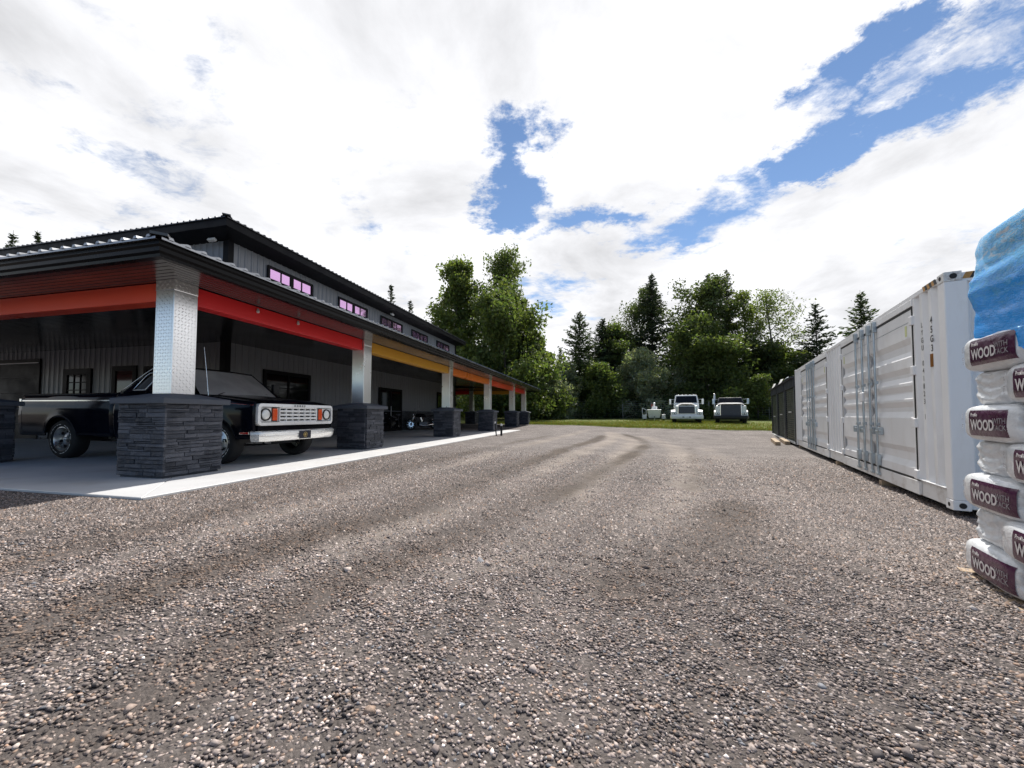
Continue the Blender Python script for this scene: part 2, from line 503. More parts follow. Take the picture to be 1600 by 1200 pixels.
def gravel_material():
    m, nt, N, L, b = new_mat('gravel_yard')
    tc = N('ShaderNodeTexCoord')
    def vor(scale, feat='F1'):
        v = N('ShaderNodeTexVoronoi'); v.feature = feat; v.inputs['Scale'].default_value = scale
        L(tc.outputs['Object'], v.inputs['Vector']); return v
    v1 = vor(46); v2 = vor(95)
    e1 = vor(46, 'DISTANCE_TO_EDGE')
    # one grey-brown tone for each stone
    sep = N('ShaderNodeSeparateColor'); L(v1.outputs['Color'], sep.inputs[0])
    ramp = N('ShaderNodeValToRGB')
    cr = ramp.color_ramp
    cr.elements[0].position = 0.0; cr.elements[0].color = (0.055, 0.049, 0.048, 1)
    cr.elements[1].position = 1.0; cr.elements[1].color = (0.62, 0.57, 0.54, 1)
    for p, c in ((0.3, (0.14, 0.122, 0.116, 1)), (0.6, (0.26, 0.228, 0.213, 1)), (0.85, (0.38, 0.335, 0.31, 1))):
        e = cr.elements.new(p); e.color = c
    L(sep.outputs[0], ramp.inputs[0])
    sep2 = N('ShaderNodeSeparateColor'); L(v2.outputs['Color'], sep2.inputs[0])
    ramp2 = N('ShaderNodeValToRGB')
    ramp2.color_ramp.elements[0].color = (0.06, 0.050, 0.046, 1)
    ramp2.color_ramp.elements[1].color = (0.42, 0.37, 0.345, 1)
    L(sep2.outputs[1], ramp2.inputs[0])
    nz = N('ShaderNodeTexNoise'); nz.inputs['Scale'].default_value = 7; nz.inputs['Detail'].default_value = 5
    L(tc.outputs['Object'], nz.inputs['Vector'])
    mx0 = N('ShaderNodeMix'); mx0.data_type = 'RGBA'
    L(nz.outputs['Fac'], mx0.inputs['Factor']); L(ramp.outputs[0], mx0.inputs['A']); L(ramp2.outputs[0], mx0.inputs['B'])
    # compacted sand in the wheel tracks, damp brown ruts
    at = N('ShaderNodeAttribute'); at.attribute_name = 'track'
    sp = N('ShaderNodeSeparateColor'); L(at.outputs['Color'], sp.inputs[0])
    fn = N('ShaderNodeTexNoise'); fn.inputs['Scale'].default_value = 55; fn.inputs['Detail'].default_value = 6; fn.inputs['Roughness'].default_value = 0.75
    L(tc.outputs['Object'], fn.inputs['Vector'])
    sr = N('ShaderNodeValToRGB')
    sr.color_ramp.elements[0].position = 0.3; sr.color_ramp.elements[0].color = (0.20, 0.165, 0.14, 1)
    sr.color_ramp.elements[1].position = 0.75; sr.color_ramp.elements[1].color = (0.52, 0.455, 0.40, 1)
    L(fn.outputs['Fac'], sr.inputs[0])
    def thr(val, nval, k):
        a = N('ShaderNodeMath'); a.operation = 'MULTIPLY_ADD'; L(nval, a.inputs[0]); a.inputs[1].default_value = k; L(val, a.inputs[2])
        r = N('ShaderNodeMapRange'); r.inputs['From Min'].default_value = 0.5; r.inputs['From Max'].default_value = 1.05; r.inputs['To Max'].default_value = 0.9
        L(a.outputs[0], r.inputs['Value']); return r.outputs[0]
    mx1 = N('ShaderNodeMix'); mx1.data_type = 'RGBA'
    L(thr(sp.outputs[0], nz.outputs['Fac'], 0.65), mx1.inputs['Factor']); L(mx0.outputs['Result'], mx1.inputs['A']); L(sr.outputs[0], mx1.inputs['B'])
    rr = N('ShaderNodeValToRGB')
    rr.color_ramp.elements[0].position = 0.3; rr.color_ramp.elements[0].color = (0.05, 0.037, 0.027, 1)
    rr.color_ramp.elements[1].position = 0.8; rr.color_ramp.elements[1].color = (0.17, 0.128, 0.098, 1)
    L(fn.outputs['Fac'], rr.inputs[0])
    mx2 = N('ShaderNodeMix'); mx2.data_type = 'RGBA'
    L(thr(sp.outputs[1], nz.outputs['Fac'], 0.55), mx2.inputs['Factor']); L(mx1.outputs['Result'], mx2.inputs['A']); L(rr.outputs[0], mx2.inputs['B'])
    big = N('ShaderNodeTexNoise'); big.inputs['Scale'].default_value = 0.8; big.inputs['Detail'].default_value = 9; big.inputs['Roughness'].default_value = 0.72
    L(tc.outputs['Object'], big.inputs['Vector'])
    br = N('ShaderNodeMapRange'); br.inputs['From Min'].default_value = 0.3; br.inputs['From Max'].default_value = 0.7; br.inputs['To Min'].default_value = 0.42; br.inputs['To Max'].default_value = 0.90
    L(big.outputs['Fac'], br.inputs['Value'])
    scl = N('ShaderNodeVectorMath'); scl.operation = 'SCALE'
    L(mx2.outputs['Result'], scl.inputs[0]); L(br.outputs[0], scl.inputs['Scale'])
    # dark fines show between the stones where these lie loose on top
    fr = N('ShaderNodeValToRGB')
    fr.color_ramp.elements[0].position = 0.3; fr.color_ramp.elements[0].color = (0.042, 0.035, 0.032, 1)
    fr.color_ramp.elements[1].position = 0.8; fr.color_ramp.elements[1].color = (0.17, 0.146, 0.134, 1)
    L(fn.outputs['Fac'], fr.inputs[0])
    fm = N('ShaderNodeMath'); fm.operation = 'MULTIPLY'; L(sp.outputs[2], fm.inputs[0])
    inv = N('ShaderNodeMath'); inv.operation = 'SUBTRACT'; inv.inputs[0].default_value = 1.0; L(sp.outputs[0], inv.inputs[1]); inv.use_clamp = True
    L(inv.outputs[0], fm.inputs[1])
    mx3 = N('ShaderNodeMix'); mx3.data_type = 'RGBA'; L(fm.outputs[0], mx3.inputs['Factor']); L(scl.outputs[0], mx3.inputs['A']); L(fr.outputs[0], mx3.inputs['B'])
    L(mx3.outputs['Result'], b.inputs['Base Color'])
    b.inputs['Roughness'].default_value = 0.9
    b.inputs['Specular IOR Level'].default_value = 0.25
    hh = N('ShaderNodeMath'); hh.operation = 'MULTIPLY_ADD'
    L(e1.outputs['Distance'], hh.inputs[0]); hh.inputs[1].default_value = 2.0
    L(sep.outputs[1], hh.inputs[2])
    bp = N('ShaderNodeBump'); bp.inputs['Strength'].default_value = 0.6; bp.inputs['Distance'].default_value = 0.008
    L(hh.outputs[0], bp.inputs['Height'])
    bp2 = N('ShaderNodeBump'); bp2.inputs['Strength'].default_value = 0.5; bp2.inputs['Distance'].default_value = 0.01
    L(fn.outputs['Fac'], bp2.inputs['Height']); L(bp.outputs[0], bp2.inputs['Normal'])
    L(bp2.outputs[0], b.inputs['Normal'])
    return m
M['gravel'] = gravel_material()

def np_mesh(name, verts, faces, mat, colattr=None, smooth=False):
    """verts (n,3), faces (m,k) arrays"""
    me = bpy.data.meshes.new(name)
    k = faces.shape[1]
    me.vertices.add(len(verts)); me.loops.add(faces.size); me.polygons.add(len(faces))
    me.vertices.foreach_set('co', np.ascontiguousarray(verts, dtype=np.float32).ravel())
    me.loops.foreach_set('vertex_index', np.ascontiguousarray(faces, dtype=np.int32).ravel())
    me.polygons.foreach_set('loop_start', np.arange(0, faces.size, k, dtype=np.int32))
    me.polygons.foreach_set('loop_total', np.full(len(faces), k, dtype=np.int32))
    if smooth: me.polygons.foreach_set('use_smooth', np.ones(len(faces), dtype=bool))
    me.update(calc_edges=True)
    if colattr is not None:
        nm, arr = colattr
        a = me.color_attributes.new(nm, 'FLOAT_COLOR', 'POINT')
        a.data.foreach_set('color', np.ascontiguousarray(arr, dtype=np.float32).ravel())
    me.materials.append(mat)
    return me
def grid_faces(nx, ny):
    i, j = np.meshgrid(np.arange(nx), np.arange(ny), indexing='ij')
    a = (i * (ny + 1) + j).ravel()
    return np.stack([a, a + ny + 1, a + ny + 2, a + 1], 1)

def build_ground():
    nx, ny = 240, 270
    u = np.linspace(-1, 1, nx + 1); v = np.linspace(-1, 1, ny + 1)
    xs = 2.2 * np.sinh(7.0 * u); ys = 3.0 + 2.6 * np.sinh(6.8 * v)
    X, Y = np.meshgrid(xs, ys, indexing='ij')
    Z = ground_h(X, Y)
    s, r = track_masks(X, Y)
    near = np.hypot(X, Y) < 45
    V = np.stack([X, Y, Z], -1).reshape(-1, 3)
    dist = np.hypot(X * 0.6, Y)
    s = s * (0.25 + 0.75 * sstep((Y - 1.6) / 2.2))
    fines = (1 - sstep((dist - 5.5) / 6.0)) * (Y > -2)
    C = np.stack([s * near, r * near, fines, np.ones_like(s)], -1).reshape(-1, 4)
    me = np_mesh('ground', V, grid_faces(nx, ny), M['gravel'], ('track', C), True)
    struct(link('ground', me))
build_ground()

# ---- loose stones lying on the yard in front of the camera
def stone_mat():
    m, nt, N, L, b = new_mat('loose_stone')
    at = N('ShaderNodeAttribute'); at.attribute_name = 'tone'
    tc = N('ShaderNodeTexCoord')
    n = N('ShaderNodeTexNoise'); n.inputs['Scale'].default_value = 120; n.inputs['Detail'].default_value = 3
    L(tc.outputs['Object'], n.inputs['Vector'])
    mr = N('ShaderNodeMapRange'); mr.inputs['From Min'].default_value = 0.3; mr.inputs['From Max'].default_value = 0.7; mr.inputs['To Min'].default_value = 0.75; mr.inputs['To Max'].default_value = 1.25
    L(n.outputs['Fac'], mr.inputs['Value'])
    s = N('ShaderNodeVectorMath'); s.operation = 'SCALE'; L(at.outputs['Color'], s.inputs[0]); L(mr.outputs[0], s.inputs['Scale'])
    L(s.outputs[0], b.inputs['Base Color'])
    b.inputs['Roughness'].default_value = 0.82; b.inputs['Specular IOR Level'].default_value = 0.3
    return m
M['stone'] = stone_mat()
PAL = np.array([(0.040, 0.038, 0.038), (0.07, 0.064, 0.062), (0.105, 0.094, 0.088), (0.15, 0.132, 0.122), (0.20, 0.18, 0.165), (0.26, 0.232, 0.212), (0.37, 0.345, 0.32), (0.21, 0.165, 0.13), (0.16, 0.12, 0.092), (0.28, 0.20, 0.15), (0.12, 0.13, 0.14), (0.50, 0.48, 0.45)])
PALP = np.array([0.08, 0.13, 0.17, 0.19, 0.16, 0.11, 0.035, 0.045, 0.05, 0.006, 0.025, 0.004])
def build_stones():
    r = np.random.default_rng(3)
    def scatter(n, d0, d1, smin, smax, fade=None, fadein=None):
        m = n * 3
        d = np.sqrt(d0 ** 2 + (d1 ** 2 - d0 ** 2) * r.random(m)); u = (r.random(m) - 0.5) * 2
        x = d * u * 1.36 - 0.02 * d; y = d
        xl, yl = loc_b(x, y)
        ok = ~((xl < 0.04) & (yl > -0.04))
        s, rt = track_masks(x, y)
        far = sstep((d - 2.2) / 2.2)
        clump = fbm(x * 1.7 + 9, y * 1.7, 3)
        pk = 1.0 - (0.20 + 0.55 * far) * s - (0.15 + 0.45 * far) * rt + 0.5 * (clump - 0.5)
        if fade: pk = pk * (1 - sstep((d - fade[0]) / (fade[1] - fade[0])))
        if fadein: pk = pk * sstep((d - fadein[0]) / (fadein[1] - fadein[0]))
        ok &= r.random(m) < np.clip(pk, 0.0, 1)
        x, y, d = x[ok][:n], y[ok][:n], d[ok][:n]
        k = len(x)
        size = smin + (smax - smin) * r.random(k) ** 2.0
        bg = r.random(k) < 0.005
        size[bg] *= 1.5 + 0.9 * r.random(bg.sum())
        xl, yl = loc_b(x, y)
        size *= 1 + 0.25 * sstep((xl - 5) / 3)
        return x, y, size
    V_, F_, C_ = [], [], []
    off = 0
    octa = np.array([(1, 0.1, 0), (-0.2, 1, 0.1), (-1, -0.1, 0), (0.2, -1, -0.1), (0.15, 0.1, 1), (-0.1, 0, -1)], float)
    octf = np.array([(0, 1, 4), (1, 2, 4), (2, 3, 4), (3, 0, 4), (1, 0, 5), (2, 1, 5), (3, 2, 5), (0, 3, 5)])
    an = np.arange(5) * 2 * PI / 5
    chip = np.concatenate([np.stack([np.cos(an), np.sin(an), -0.4 + 0 * an], 1), [[0.1, -0.05, 1.0]]])
    chf = np.array([(k, (k + 1) % 5, 5) for k in range(5)])
    for (n, d0, d1, s0, s1, fade, fin), (base, fc) in (((78000, 0.85, 3.9, 0.0046, 0.0115, (1.9, 3.9), None), (octa, octf)), ((125000, 1.9, 6.2, 0.0058, 0.0125, None, (1.9, 3.9)), (chip, chf)), ((66000, 6.0, 13.0, 0.0085, 0.016, (6.5, 12.5), None), (chip, chf))):
        x, y, size = scatter(n, d0, d1, s0, s1, fade, fin)
        k = len(x)
        z = ground_h(x, y) + size * 0.15
        sc3 = np.stack([size * (0.8 + 0.7 * r.random(k)), size * (0.7 + 0.5 * r.random(k)), size * ((0.45 if base is octa else 0.75) + 0.45 * r.random(k))], 1)
        th = r.random(k) * 2 * PI; ti = (r.random(k) - 0.5) * (0.9 if base is octa else 0.5)
        tm = np.stack([base * (1 + 0.6 * (np.random.default_rng(50 + q).random((len(base), 1)) - 0.5)) + 0.25 * (np.random.default_rng(90 + q).random((len(base), 3)) - 0.5) for q in range(12)])
        P = tm[r.integers(0, 12, k)] * sc3[:, None, :]
        c, sn = np.cos(ti)[:, None], np.sin(ti)[:, None]
        py, pz = P[:, :, 1] * c - P[:, :, 2] * sn, P[:, :, 1] * sn + P[:, :, 2] * c
        c, sn = np.cos(th)[:, None], np.sin(th)[:, None]
        X = P[:, :, 0] * c - py * sn + x[:, None]; Y = P[:, :, 0] * sn + py * c + y[:, None]; Z = pz + z[:, None]
        V_.append(np.stack([X, Y, Z], -1).reshape(-1, 3))
        F_.append((fc[None] + (off + np.arange(k) * len(base))[:, None, None]).reshape(-1, 3))
        col = PAL[r.choice(len(PAL), k, p=PALP / PALP.sum())] * (0.75 + 0.5 * r.random((k, 1))) * np.array([1.50, 1.40, 1.385]) * (1.0 if base is octa else 0.74)
        ms, mr_ = track_masks(x, y)
        col = col * (1 + 0.30 * ms[:, None]) * (1 - mr_[:, None] * np.array([0.42, 0.48, 0.54]))
        C_.append(np.repeat(np.concatenate([col, np.ones((k, 1))], 1), len(base), axis=0))
        off += k * len(base)
    o = link('gravel', np_mesh('gravel', np.concatenate(V_), np.concatenate(F_), M['stone'], ('tone', np.concatenate(C_))))
    o['kind'] = 'stuff'
    tag(o, 'loose grey and brown gravel stones covering the yard', 'gravel')
build_stones()

# ---- lawn
def lawn_mat():
    m, nt, N, L, b = new_mat('lawn')
    tc = N('ShaderNodeTexCoord')
    n = N('ShaderNodeTexNoise'); n.inputs['Scale'].default_value = 0.7; n.inputs['Detail'].default_value = 8; n.inputs['Roughness'].default_value = 0.7
    L(tc.outputs['Object'], n.inputs['Vector'])
    r = N('ShaderNodeValToRGB')
    r.color_ramp.elements[0].position = 0.3; r.color_ramp.elements[0].color = (0.065, 0.10, 0.020, 1)
    r.color_ramp.elements[1].position = 0.75; r.color_ramp.elements[1].color = (0.24, 0.21, 0.075, 1)
    e = r.color_ramp.elements.new(0.52); e.color = (0.13, 0.155, 0.038, 1)
    L(n.outputs['Fac'], r.inputs[0]); L(r.outputs[0], b.inputs['Base Color'])
    b.inputs['Roughness'].default_value = 0.9; b.inputs['Specular IOR Level'].default_value = 0.2
    n2 = N('ShaderNodeTexNoise'); n2.inputs['Scale'].default_value = 30; n2.inputs['Detail'].default_value = 4
    L(tc.outputs['Object'], n2.inputs['Vector'])
    bp = N('ShaderNodeBump'); bp.inputs['Strength'].default_value = 0.8; bp.inputs['Distance'].default_value = 0.05
    L(n2.outputs['Fac'], bp.inputs['Height']); L(bp.outputs[0], b.inputs['Normal'])
    return m
M['lawn'] = lawn_mat()
def lawn_edge(x):
    return np.interp(x, [-80, -6, 2.7, 6, 9, 12, 14.5, 18, 24, 60], [42, 33.5, 30.2, 28.6, 27.6, 26.8, 26.2, 25.4, 20, 14]) + 1.1 * (vnoise(x * 0.8, x * 0 + 3.3) - 0.5) + 0.5 * (vnoise(x * 3.1, x * 0 + 8.3) - 0.5)
def build_lawn():
    xs = np.linspace(-80, 60, 281); t = np.linspace(0, 1, 60) ** 1.6
    X = np.repeat(xs[:, None], len(t), 1)
    e = lawn_edge(xs)[:, None]
    Y = e + (130 - e) * t[None]
    Z = ground_h(X, Y) + 0.012 + 0.05 * sstep(t[None] / 0.02)
    V = np.stack([X, Y, Z], -1).reshape(-1, 3)
    struct(link('lawn', np_mesh('lawn', V, grid_faces(len(xs) - 1, len(t) - 1), M['lawn'], None, True)))
build_lawn()

def leaf_mat(name, col, trans=0.35, rough=0.55, var=0.5):
    m, nt, N, L, b = new_mat(name)
    at = N('ShaderNodeAttribute'); at.attribute_name = 'tone'
    s = N('ShaderNodeVectorMath'); s.operation = 'MULTIPLY'
    s.inputs[1].default_value = col
    L(at.outputs['Color'], s.inputs[0])
    L(s.outputs[0], b.inputs['Base Color'])
    b.inputs['Roughness'].default_value = rough
    b.inputs['Specular IOR Level'].default_value = 0.3
    tr = N('ShaderNodeBsdfTranslucent')
    s2 = N('ShaderNodeVectorMath'); s2.operation = 'MULTIPLY'; s2.inputs[1].default_value = (1.25, 1.35, 0.6)
    L(s.outputs[0], s2.inputs[0]); L(s2.outputs[0], tr.inputs['Color'])
    mx = N('ShaderNodeMixShader'); mx.inputs[0].default_value = trans
    out = nt.nodes['Material Output']
    L(b.outputs[0], mx.inputs[1]); L(tr.outputs[0], mx.inputs[2]); L(mx.outputs[0], out.inputs['Surface'])
    return m
M['grass'] = leaf_mat('grass_blades', (0.14, 0.165, 0.042), 0.35)
def build_grass():
    r = np.random.default_rng(8)
    n = 30000
    x = -2 + 26 * r.random(n)
    y = lawn_edge(x) + 0.02 + 12 * r.random(n) ** 1.7 * (0.4 + 0.6 * r.random(n))
    # taller weeds round the parked trucks
    k = 5000
    wx = np.concatenate([14.2 + 2.4 * r.normal(size=k // 2), 17.0 + 2.2 * r.normal(size=k - k // 2)])
    wy = 34.2 + 2.0 * r.normal(size=k)
    ok = wy > lawn_edge(wx)
    h = 0.05 + 0.10 * r.random(n); hw = 0.05 + 0.13 * r.random(k)
    x = np.concatenate([x, wx[ok]]); y = np.concatenate([y, wy[ok]]); h = np.concatenate([h, hw[ok]])
    n = len(x)
    z = ground_h(x, y) + 0.04
    th = r.random(n) * PI; w = 0.012 + 0.25 * h * r.random(n) * 0.5
    dx, dy = np.cos(th) * w, np.sin(th) * w
    lx, ly = (r.random(n) - 0.5) * h * 0.9, (r.random(n) - 0.5) * h * 0.9
    V = np.stack([np.stack([x - dx, y - dy, z], 1), np.stack([x + dx, y + dy, z], 1), np.stack([x + lx, y + ly, z + h], 1)], 1).reshape(-1, 3)
    Fc = np.arange(3 * n).reshape(-1, 3)
    t = np.stack([0.7 + 0.9 * r.random(n), 0.75 + 0.5 * r.random(n), 0.6 + 0.8 * r.random(n), np.ones(n)], 1)
    o = link('grass', np_mesh('grass', V, Fc, M['grass'], ('tone', np.repeat(t, 3, axis=0))))
    o['kind'] = 'stuff'
    tag(o, 'rough mown grass and weeds along the back of the yard', 'grass')
build_grass()
# ================================================================ concrete slab round the workshop
SLAB_Z = 0.10
WX, WY0, WY1, WXL = -6.3, 6.27, 25.0, -21.5        # wall planes: right side, front, back, left end
SLAB_Y1 = 28.6
def slab_mat():
    m, nt, N, L, b = new_mat('poured_concrete')
    tc = N('ShaderNodeTexCoord')
    n = N('ShaderNodeTexNoise'); n.inputs['Scale'].default_value = 1.3; n.inputs['Detail'].default_value = 7; n.inputs['Roughness'].default_value = 0.62
    L(tc.outputs['Object'], n.inputs['Vector'])
    r = N('ShaderNodeValToRGB')
    r.color_ramp.elements[0].position = 0.28; r.color_ramp.elements[0].color = (0.48, 0.48, 0.485, 1)
    r.color_ramp.elements[1].position = 0.72; r.color_ramp.elements[1].color = (0.60, 0.598, 0.595, 1)
    L(n.outputs['Fac'], r.inputs[0])
    n2 = N('ShaderNodeTexNoise'); n2.inputs['Scale'].default_value = 2.2; n2.inputs['Detail'].default_value = 5
    mp = N('ShaderNodeMapping'); mp.inputs['Location'].default_value = (4, 2, 0); L(tc.outputs['Object'], mp.inputs[0]); L(mp.outputs[0], n2.inputs['Vector'])
    mr = N('ShaderNodeMapRange'); mr.inputs['From Min'].default_value = 0.55; mr.inputs['From Max'].default_value = 0.75; mr.inputs['To Max'].default_value = 0.35
    L(n2.outputs['Fac'], mr.inputs['Value'])
    mx = N('ShaderNodeMix'); mx.data_type = 'RGBA'; L(mr.outputs[0], mx.inputs['Factor']); L(r.outputs[0], mx.inputs['A']); mx.inputs['B'].default_value = (0.42, 0.36, 0.29, 1)
    L(mx.outputs['Result'], b.inputs['Base Color'])
    b.inputs['Roughness'].default_value = 0.55
    n3 = N('ShaderNodeTexNoise'); n3.inputs['Scale'].default_value = 60; n3.inputs['Detail'].default_value = 5
    L(tc.outputs['Object'], n3.inputs['Vector'])
    bp = N('ShaderNodeBump'); bp.inputs['Strength'].default_value = 0.15; bp.inputs['Distance'].default_value = 0.01
    L(n3.outputs['Fac'], bp.inputs['Height']); L(bp.outputs[0], b.inputs['Normal'])
    return m
M['slab'] = slab_mat()
def build_slab():
    root = bpy.data.objects.new('concrete_slab', None); COL.objects.link(root)
    root.location = B_ORG; root.rotation_euler = (0, 0, -B_YAW); struct(root)
    g = 0.004
    fn = lambda u, v, d: (u, v, d)
    polys = []
    # front strip, split at the joints in line with the columns; diagonal joint from the corner
    xs = [WXL - 0.6, -16.0, -11.0, -6.3]
    for a, b in zip(xs[:-1], xs[1:]):
        polys.append([(a + g, 0), (b - g, 0), (b - g, WY0 + 0.2), (a + g, WY0 + 0.2)])
    polys.append([(-6.3 + g, 0), (-g * 1.4, 0), (-6.3 + g, WY0 - g * 1.4 - 0.03)])
    polys.append([(0, g * 1.4), (0, 5.94 - g), (-5.97 - g, 5.94 - g)])
    ys = [5.94, 11.72, 17.4, 23.18, SLAB_Y1]
    for a, b in zip(ys[:-1], ys[1:]):
        polys.append([(-6.5, a + g), (0, a + g), (0, b - g), (-6.5, b - g)])
    polys.append([(WXL - 0.6, WY1 - 0.2), (-6.5 - g, WY1 - 0.2), (-6.5 - g, SLAB_Y1), (WXL - 0.6, SLAB_Y1)])
    for p in polys:
        MB().prism(p, fn, -0.16, SLAB_Z).build('concrete_panel', M['slab'], root, bevel=0.006)
    # the joints are closed from below
    MB().prism([(WXL - 0.5, 0.06), (-0.12, 0.06), (-0.06, 0.12), (-0.06, SLAB_Y1 - 0.1), (WXL - 0.5, SLAB_Y1 - 0.1)], fn, -0.2, SLAB_Z - 0.022).build('joint_filler', M['concrete_wall'], root)
build_slab()

# ================================================================ the workshop
shop = thing('workshop_building', 'grey metal-clad workshop with black roof and a porch on stone piers', 'building', B_ORG, -B_YAW)

# ---- stacked ledge stone
def ledge_mat():
    m, nt, N, L, b = new_mat('dark_ledgestone')
    tc = N('ShaderNodeTexCoord'); oi = N('ShaderNodeObjectInfo'); ge = N('ShaderNodeNewGeometry')
    n = N('ShaderNodeTexNoise'); n.inputs['Scale'].default_value = 14; n.inputs['Detail'].default_value = 7; n.inputs['Roughness'].default_value = 0.65
    L(tc.outputs['Object'], n.inputs['Vector'])
    ad = N('ShaderNodeMath'); ad.operation = 'ADD'; L(oi.outputs['Random'], ad.inputs[0]); L(ge.outputs['Random Per Island'], ad.inputs[1])
    fr = N('ShaderNodeMath'); fr.operation = 'FRACT'; L(ad.outputs[0], fr.inputs[0])
    a2 = N('ShaderNodeMath'); a2.operation = 'MULTIPLY_ADD'; L(n.outputs['Fac'], a2.inputs[0]); a2.inputs[1].default_value = 0.7; 
    m2 = N('ShaderNodeMath'); m2.operation = 'MULTIPLY'; L(fr.outputs[0], m2.inputs[0]); m2.inputs[1].default_value = 0.55
    L(m2.outputs[0], a2.inputs[2])
    r = N('ShaderNodeValToRGB')
    r.color_ramp.elements[0].position = 0.25; r.color_ramp.elements[0].color = (0.018, 0.021, 0.029, 1)
    r.color_ramp.elements[1].position = 0.85; r.color_ramp.elements[1].color = (0.095, 0.101, 0.122, 1)
    e = r.color_ramp.elements.new(0.6); e.color = (0.046, 0.051, 0.066, 1)
    L(a2.outputs[0], r.inputs[0]); L(r.outputs[0], b.inputs['Base Color'])
    b.inputs['Roughness'].default_value = 0.62; b.inputs['Specular IOR Level'].default_value = 0.45
    bp = N('ShaderNodeBump'); bp.inputs['Strength'].default_value = 0.6; bp.inputs['Distance'].default_value = 0.02
    n2 = N('ShaderNodeTexNoise'); n2.inputs['Scale'].default_value = 30; n2.inputs['Detail'].default_value = 6
    mp = N('ShaderNodeMapping'); mp.inputs['Scale'].default_value = (1, 1, 2.5); L(tc.outputs['Object'], mp.inputs[0]); L(mp.outputs[0], n2.inputs['Vector'])
    L(n2.outputs['Fac'], bp.inputs['Height']); L(bp.outputs[0], b.inputs['Normal'])
    return m
M['ledge'] = ledge_mat()
def tread_mat():
    """polished aluminium tread plate: raised lozenges in two directions"""
    m, nt, N, L, b = new_mat('tread_plate')
    b.inputs['Base Color'].default_value = (0.90, 0.905, 0.91, 1)
    b.inputs['Metallic'].default_value = 1.0
    b.inputs['Roughness'].default_value = 0.24
    tc = N('ShaderNodeTexCoord')
    n = N('ShaderNodeTexNoise'); n.inputs['Scale'].default_value = 3; n.inputs['Detail'].default_value = 5; L(tc.outputs['Object'], n.inputs['Vector'])
    mr = N('ShaderNodeMapRange'); mr.inputs['To Min'].default_value = 0.24; mr.inputs['To Max'].default_value = 0.34; L(n.outputs['Fac'], mr.inputs['Value']); L(mr.outputs[0], b.inputs['Roughness'])
    return m
M['tread'] = tread_mat()

def stone_mesh(w, h, d, seed):
    """one split ledge stone, w along the face, h high, d deep, its outer face rough; front face towards -y"""
    r = random.Random(seed)
    nx = max(2, int(w / 0.07))
    mb = MB()
    rows = [0, 0.22, 0.78, 1]
    front = []
    for i in range(nx + 1):
        for j, t in enumerate(rows):
            x = -w / 2 + w * i / nx + (r.uniform(-.006, .006) if 0 < i < nx else 0)
            z = h * t + (r.uniform(-.002, .002) if j in (1, 2) else 0)
            edge = (j in (0, 3)) or (i in (0, nx))
            y = -d + (0.008 if edge else r.uniform(-0.008, 0.006))
            front.append((x, y, z))
    m = len(rows)
    fs = []
    for i in range(nx):
        for j in range(m - 1):
            a = i * m + j
            fs.append((a, a + m, a + m + 1, a + 1))
    b0 = len(front)
    back = [(-w / 2, 0, 0), (w / 2, 0, 0), (w / 2, 0, h), (-w / 2, 0, h)]
    fs.append(tuple([b0 + 1, b0] + [i * m for i in range(nx + 1)]))                        # bottom
    fs.append(tuple([b0 + 3, b0 + 2] + [i * m + m - 1 for i in reversed(range(nx + 1))]))  # top
    fs.append(tuple([b0, b0 + 3] + [j for j in reversed(range(m))]))
    fs.append(tuple([b0 + 2, b0 + 1] + [nx * m + j for j in range(m)]))
    mb.add(front + back, fs)
    return mb
def stone_layout(length, height, seed, hmin=0.038, hmax=0.072):
    """rows of stones covering a face: list of (x0, x1, z0, z1, depth)"""
    r = random.Random(seed)
    out = []; z = 0.0
    while z < height - 0.012:
        h = r.uniform(hmin, hmax)
        if height - z - h < hmin: h = height - z
        x = 0.0
        while x < length - 1e-6:
            w = r.uniform(0.12, 0.36)
            if length - x - w < 0.09: w = length - x
            if r.random() < 0.28 and h > 0.044:       # two thin stones in place of one
                hs = h * r.uniform(0.42, 0.58)
                out.append((x, x + w, z, z + hs, r.uniform(0.026, 0.044)))
                out.append((x, x + w, z + hs, z + h, r.uniform(0.026, 0.044)))
            else:
                out.append((x, x + w, z, z + h, r.uniform(0.026, 0.044)))
            x += w
        z += h
    return out
STONE_CACHE = {}
def stone_piece(parent, w, h, d, loc, rz):
    kw, kh, kd = round(w / 0.02) * 0.02, round(h / 0.004) * 0.004, 0.035
    key = (kw, kh, rnd.randrange(3))
    if key not in STONE_CACHE:
        STONE_CACHE[key] = stone_mesh(kw, kh, kd, hash(key) % 9999).mesh('stone', M['ledge'])
    o = link('stone', STONE_CACHE[key], parent, loc, rz)
    o.scale = (w / kw - 0.006 / kw, d / kd, (h - 0.004) / kh)
    return o
def merged_stones(name, parent, faces, core_mat=None):
    """stones of several faces joined: faces = (origin, rz, length, height, seed)"""
    mb = MB()
    for org, rz, ln, ht, seed in faces:
        ux = Vector((math.cos(rz), math.sin(rz), 0)); uy = Vector((-math.sin(rz), math.cos(rz), 0))
        for x0, x1, z0, z1, d in stone_layout(ln, ht, seed):
            c = Vector(org) + ux * ((x0 + x1) / 2) - uy * (d / 2) + Vector((0, 0, (z0 + z1) / 2))
            mb.obox(c, ux * ((x1 - x0) / 2 - 0.003), uy * (d / 2), Vector((0, 0, (z1 - z0) / 2 - 0.002)))
    o = mb.build(name, M['ledge'], parent, fix=False)
    o['kind'] = 'stuff'
    return o
PIER_W, PIER_TOP = 0.84, 1.10
_tread = {}
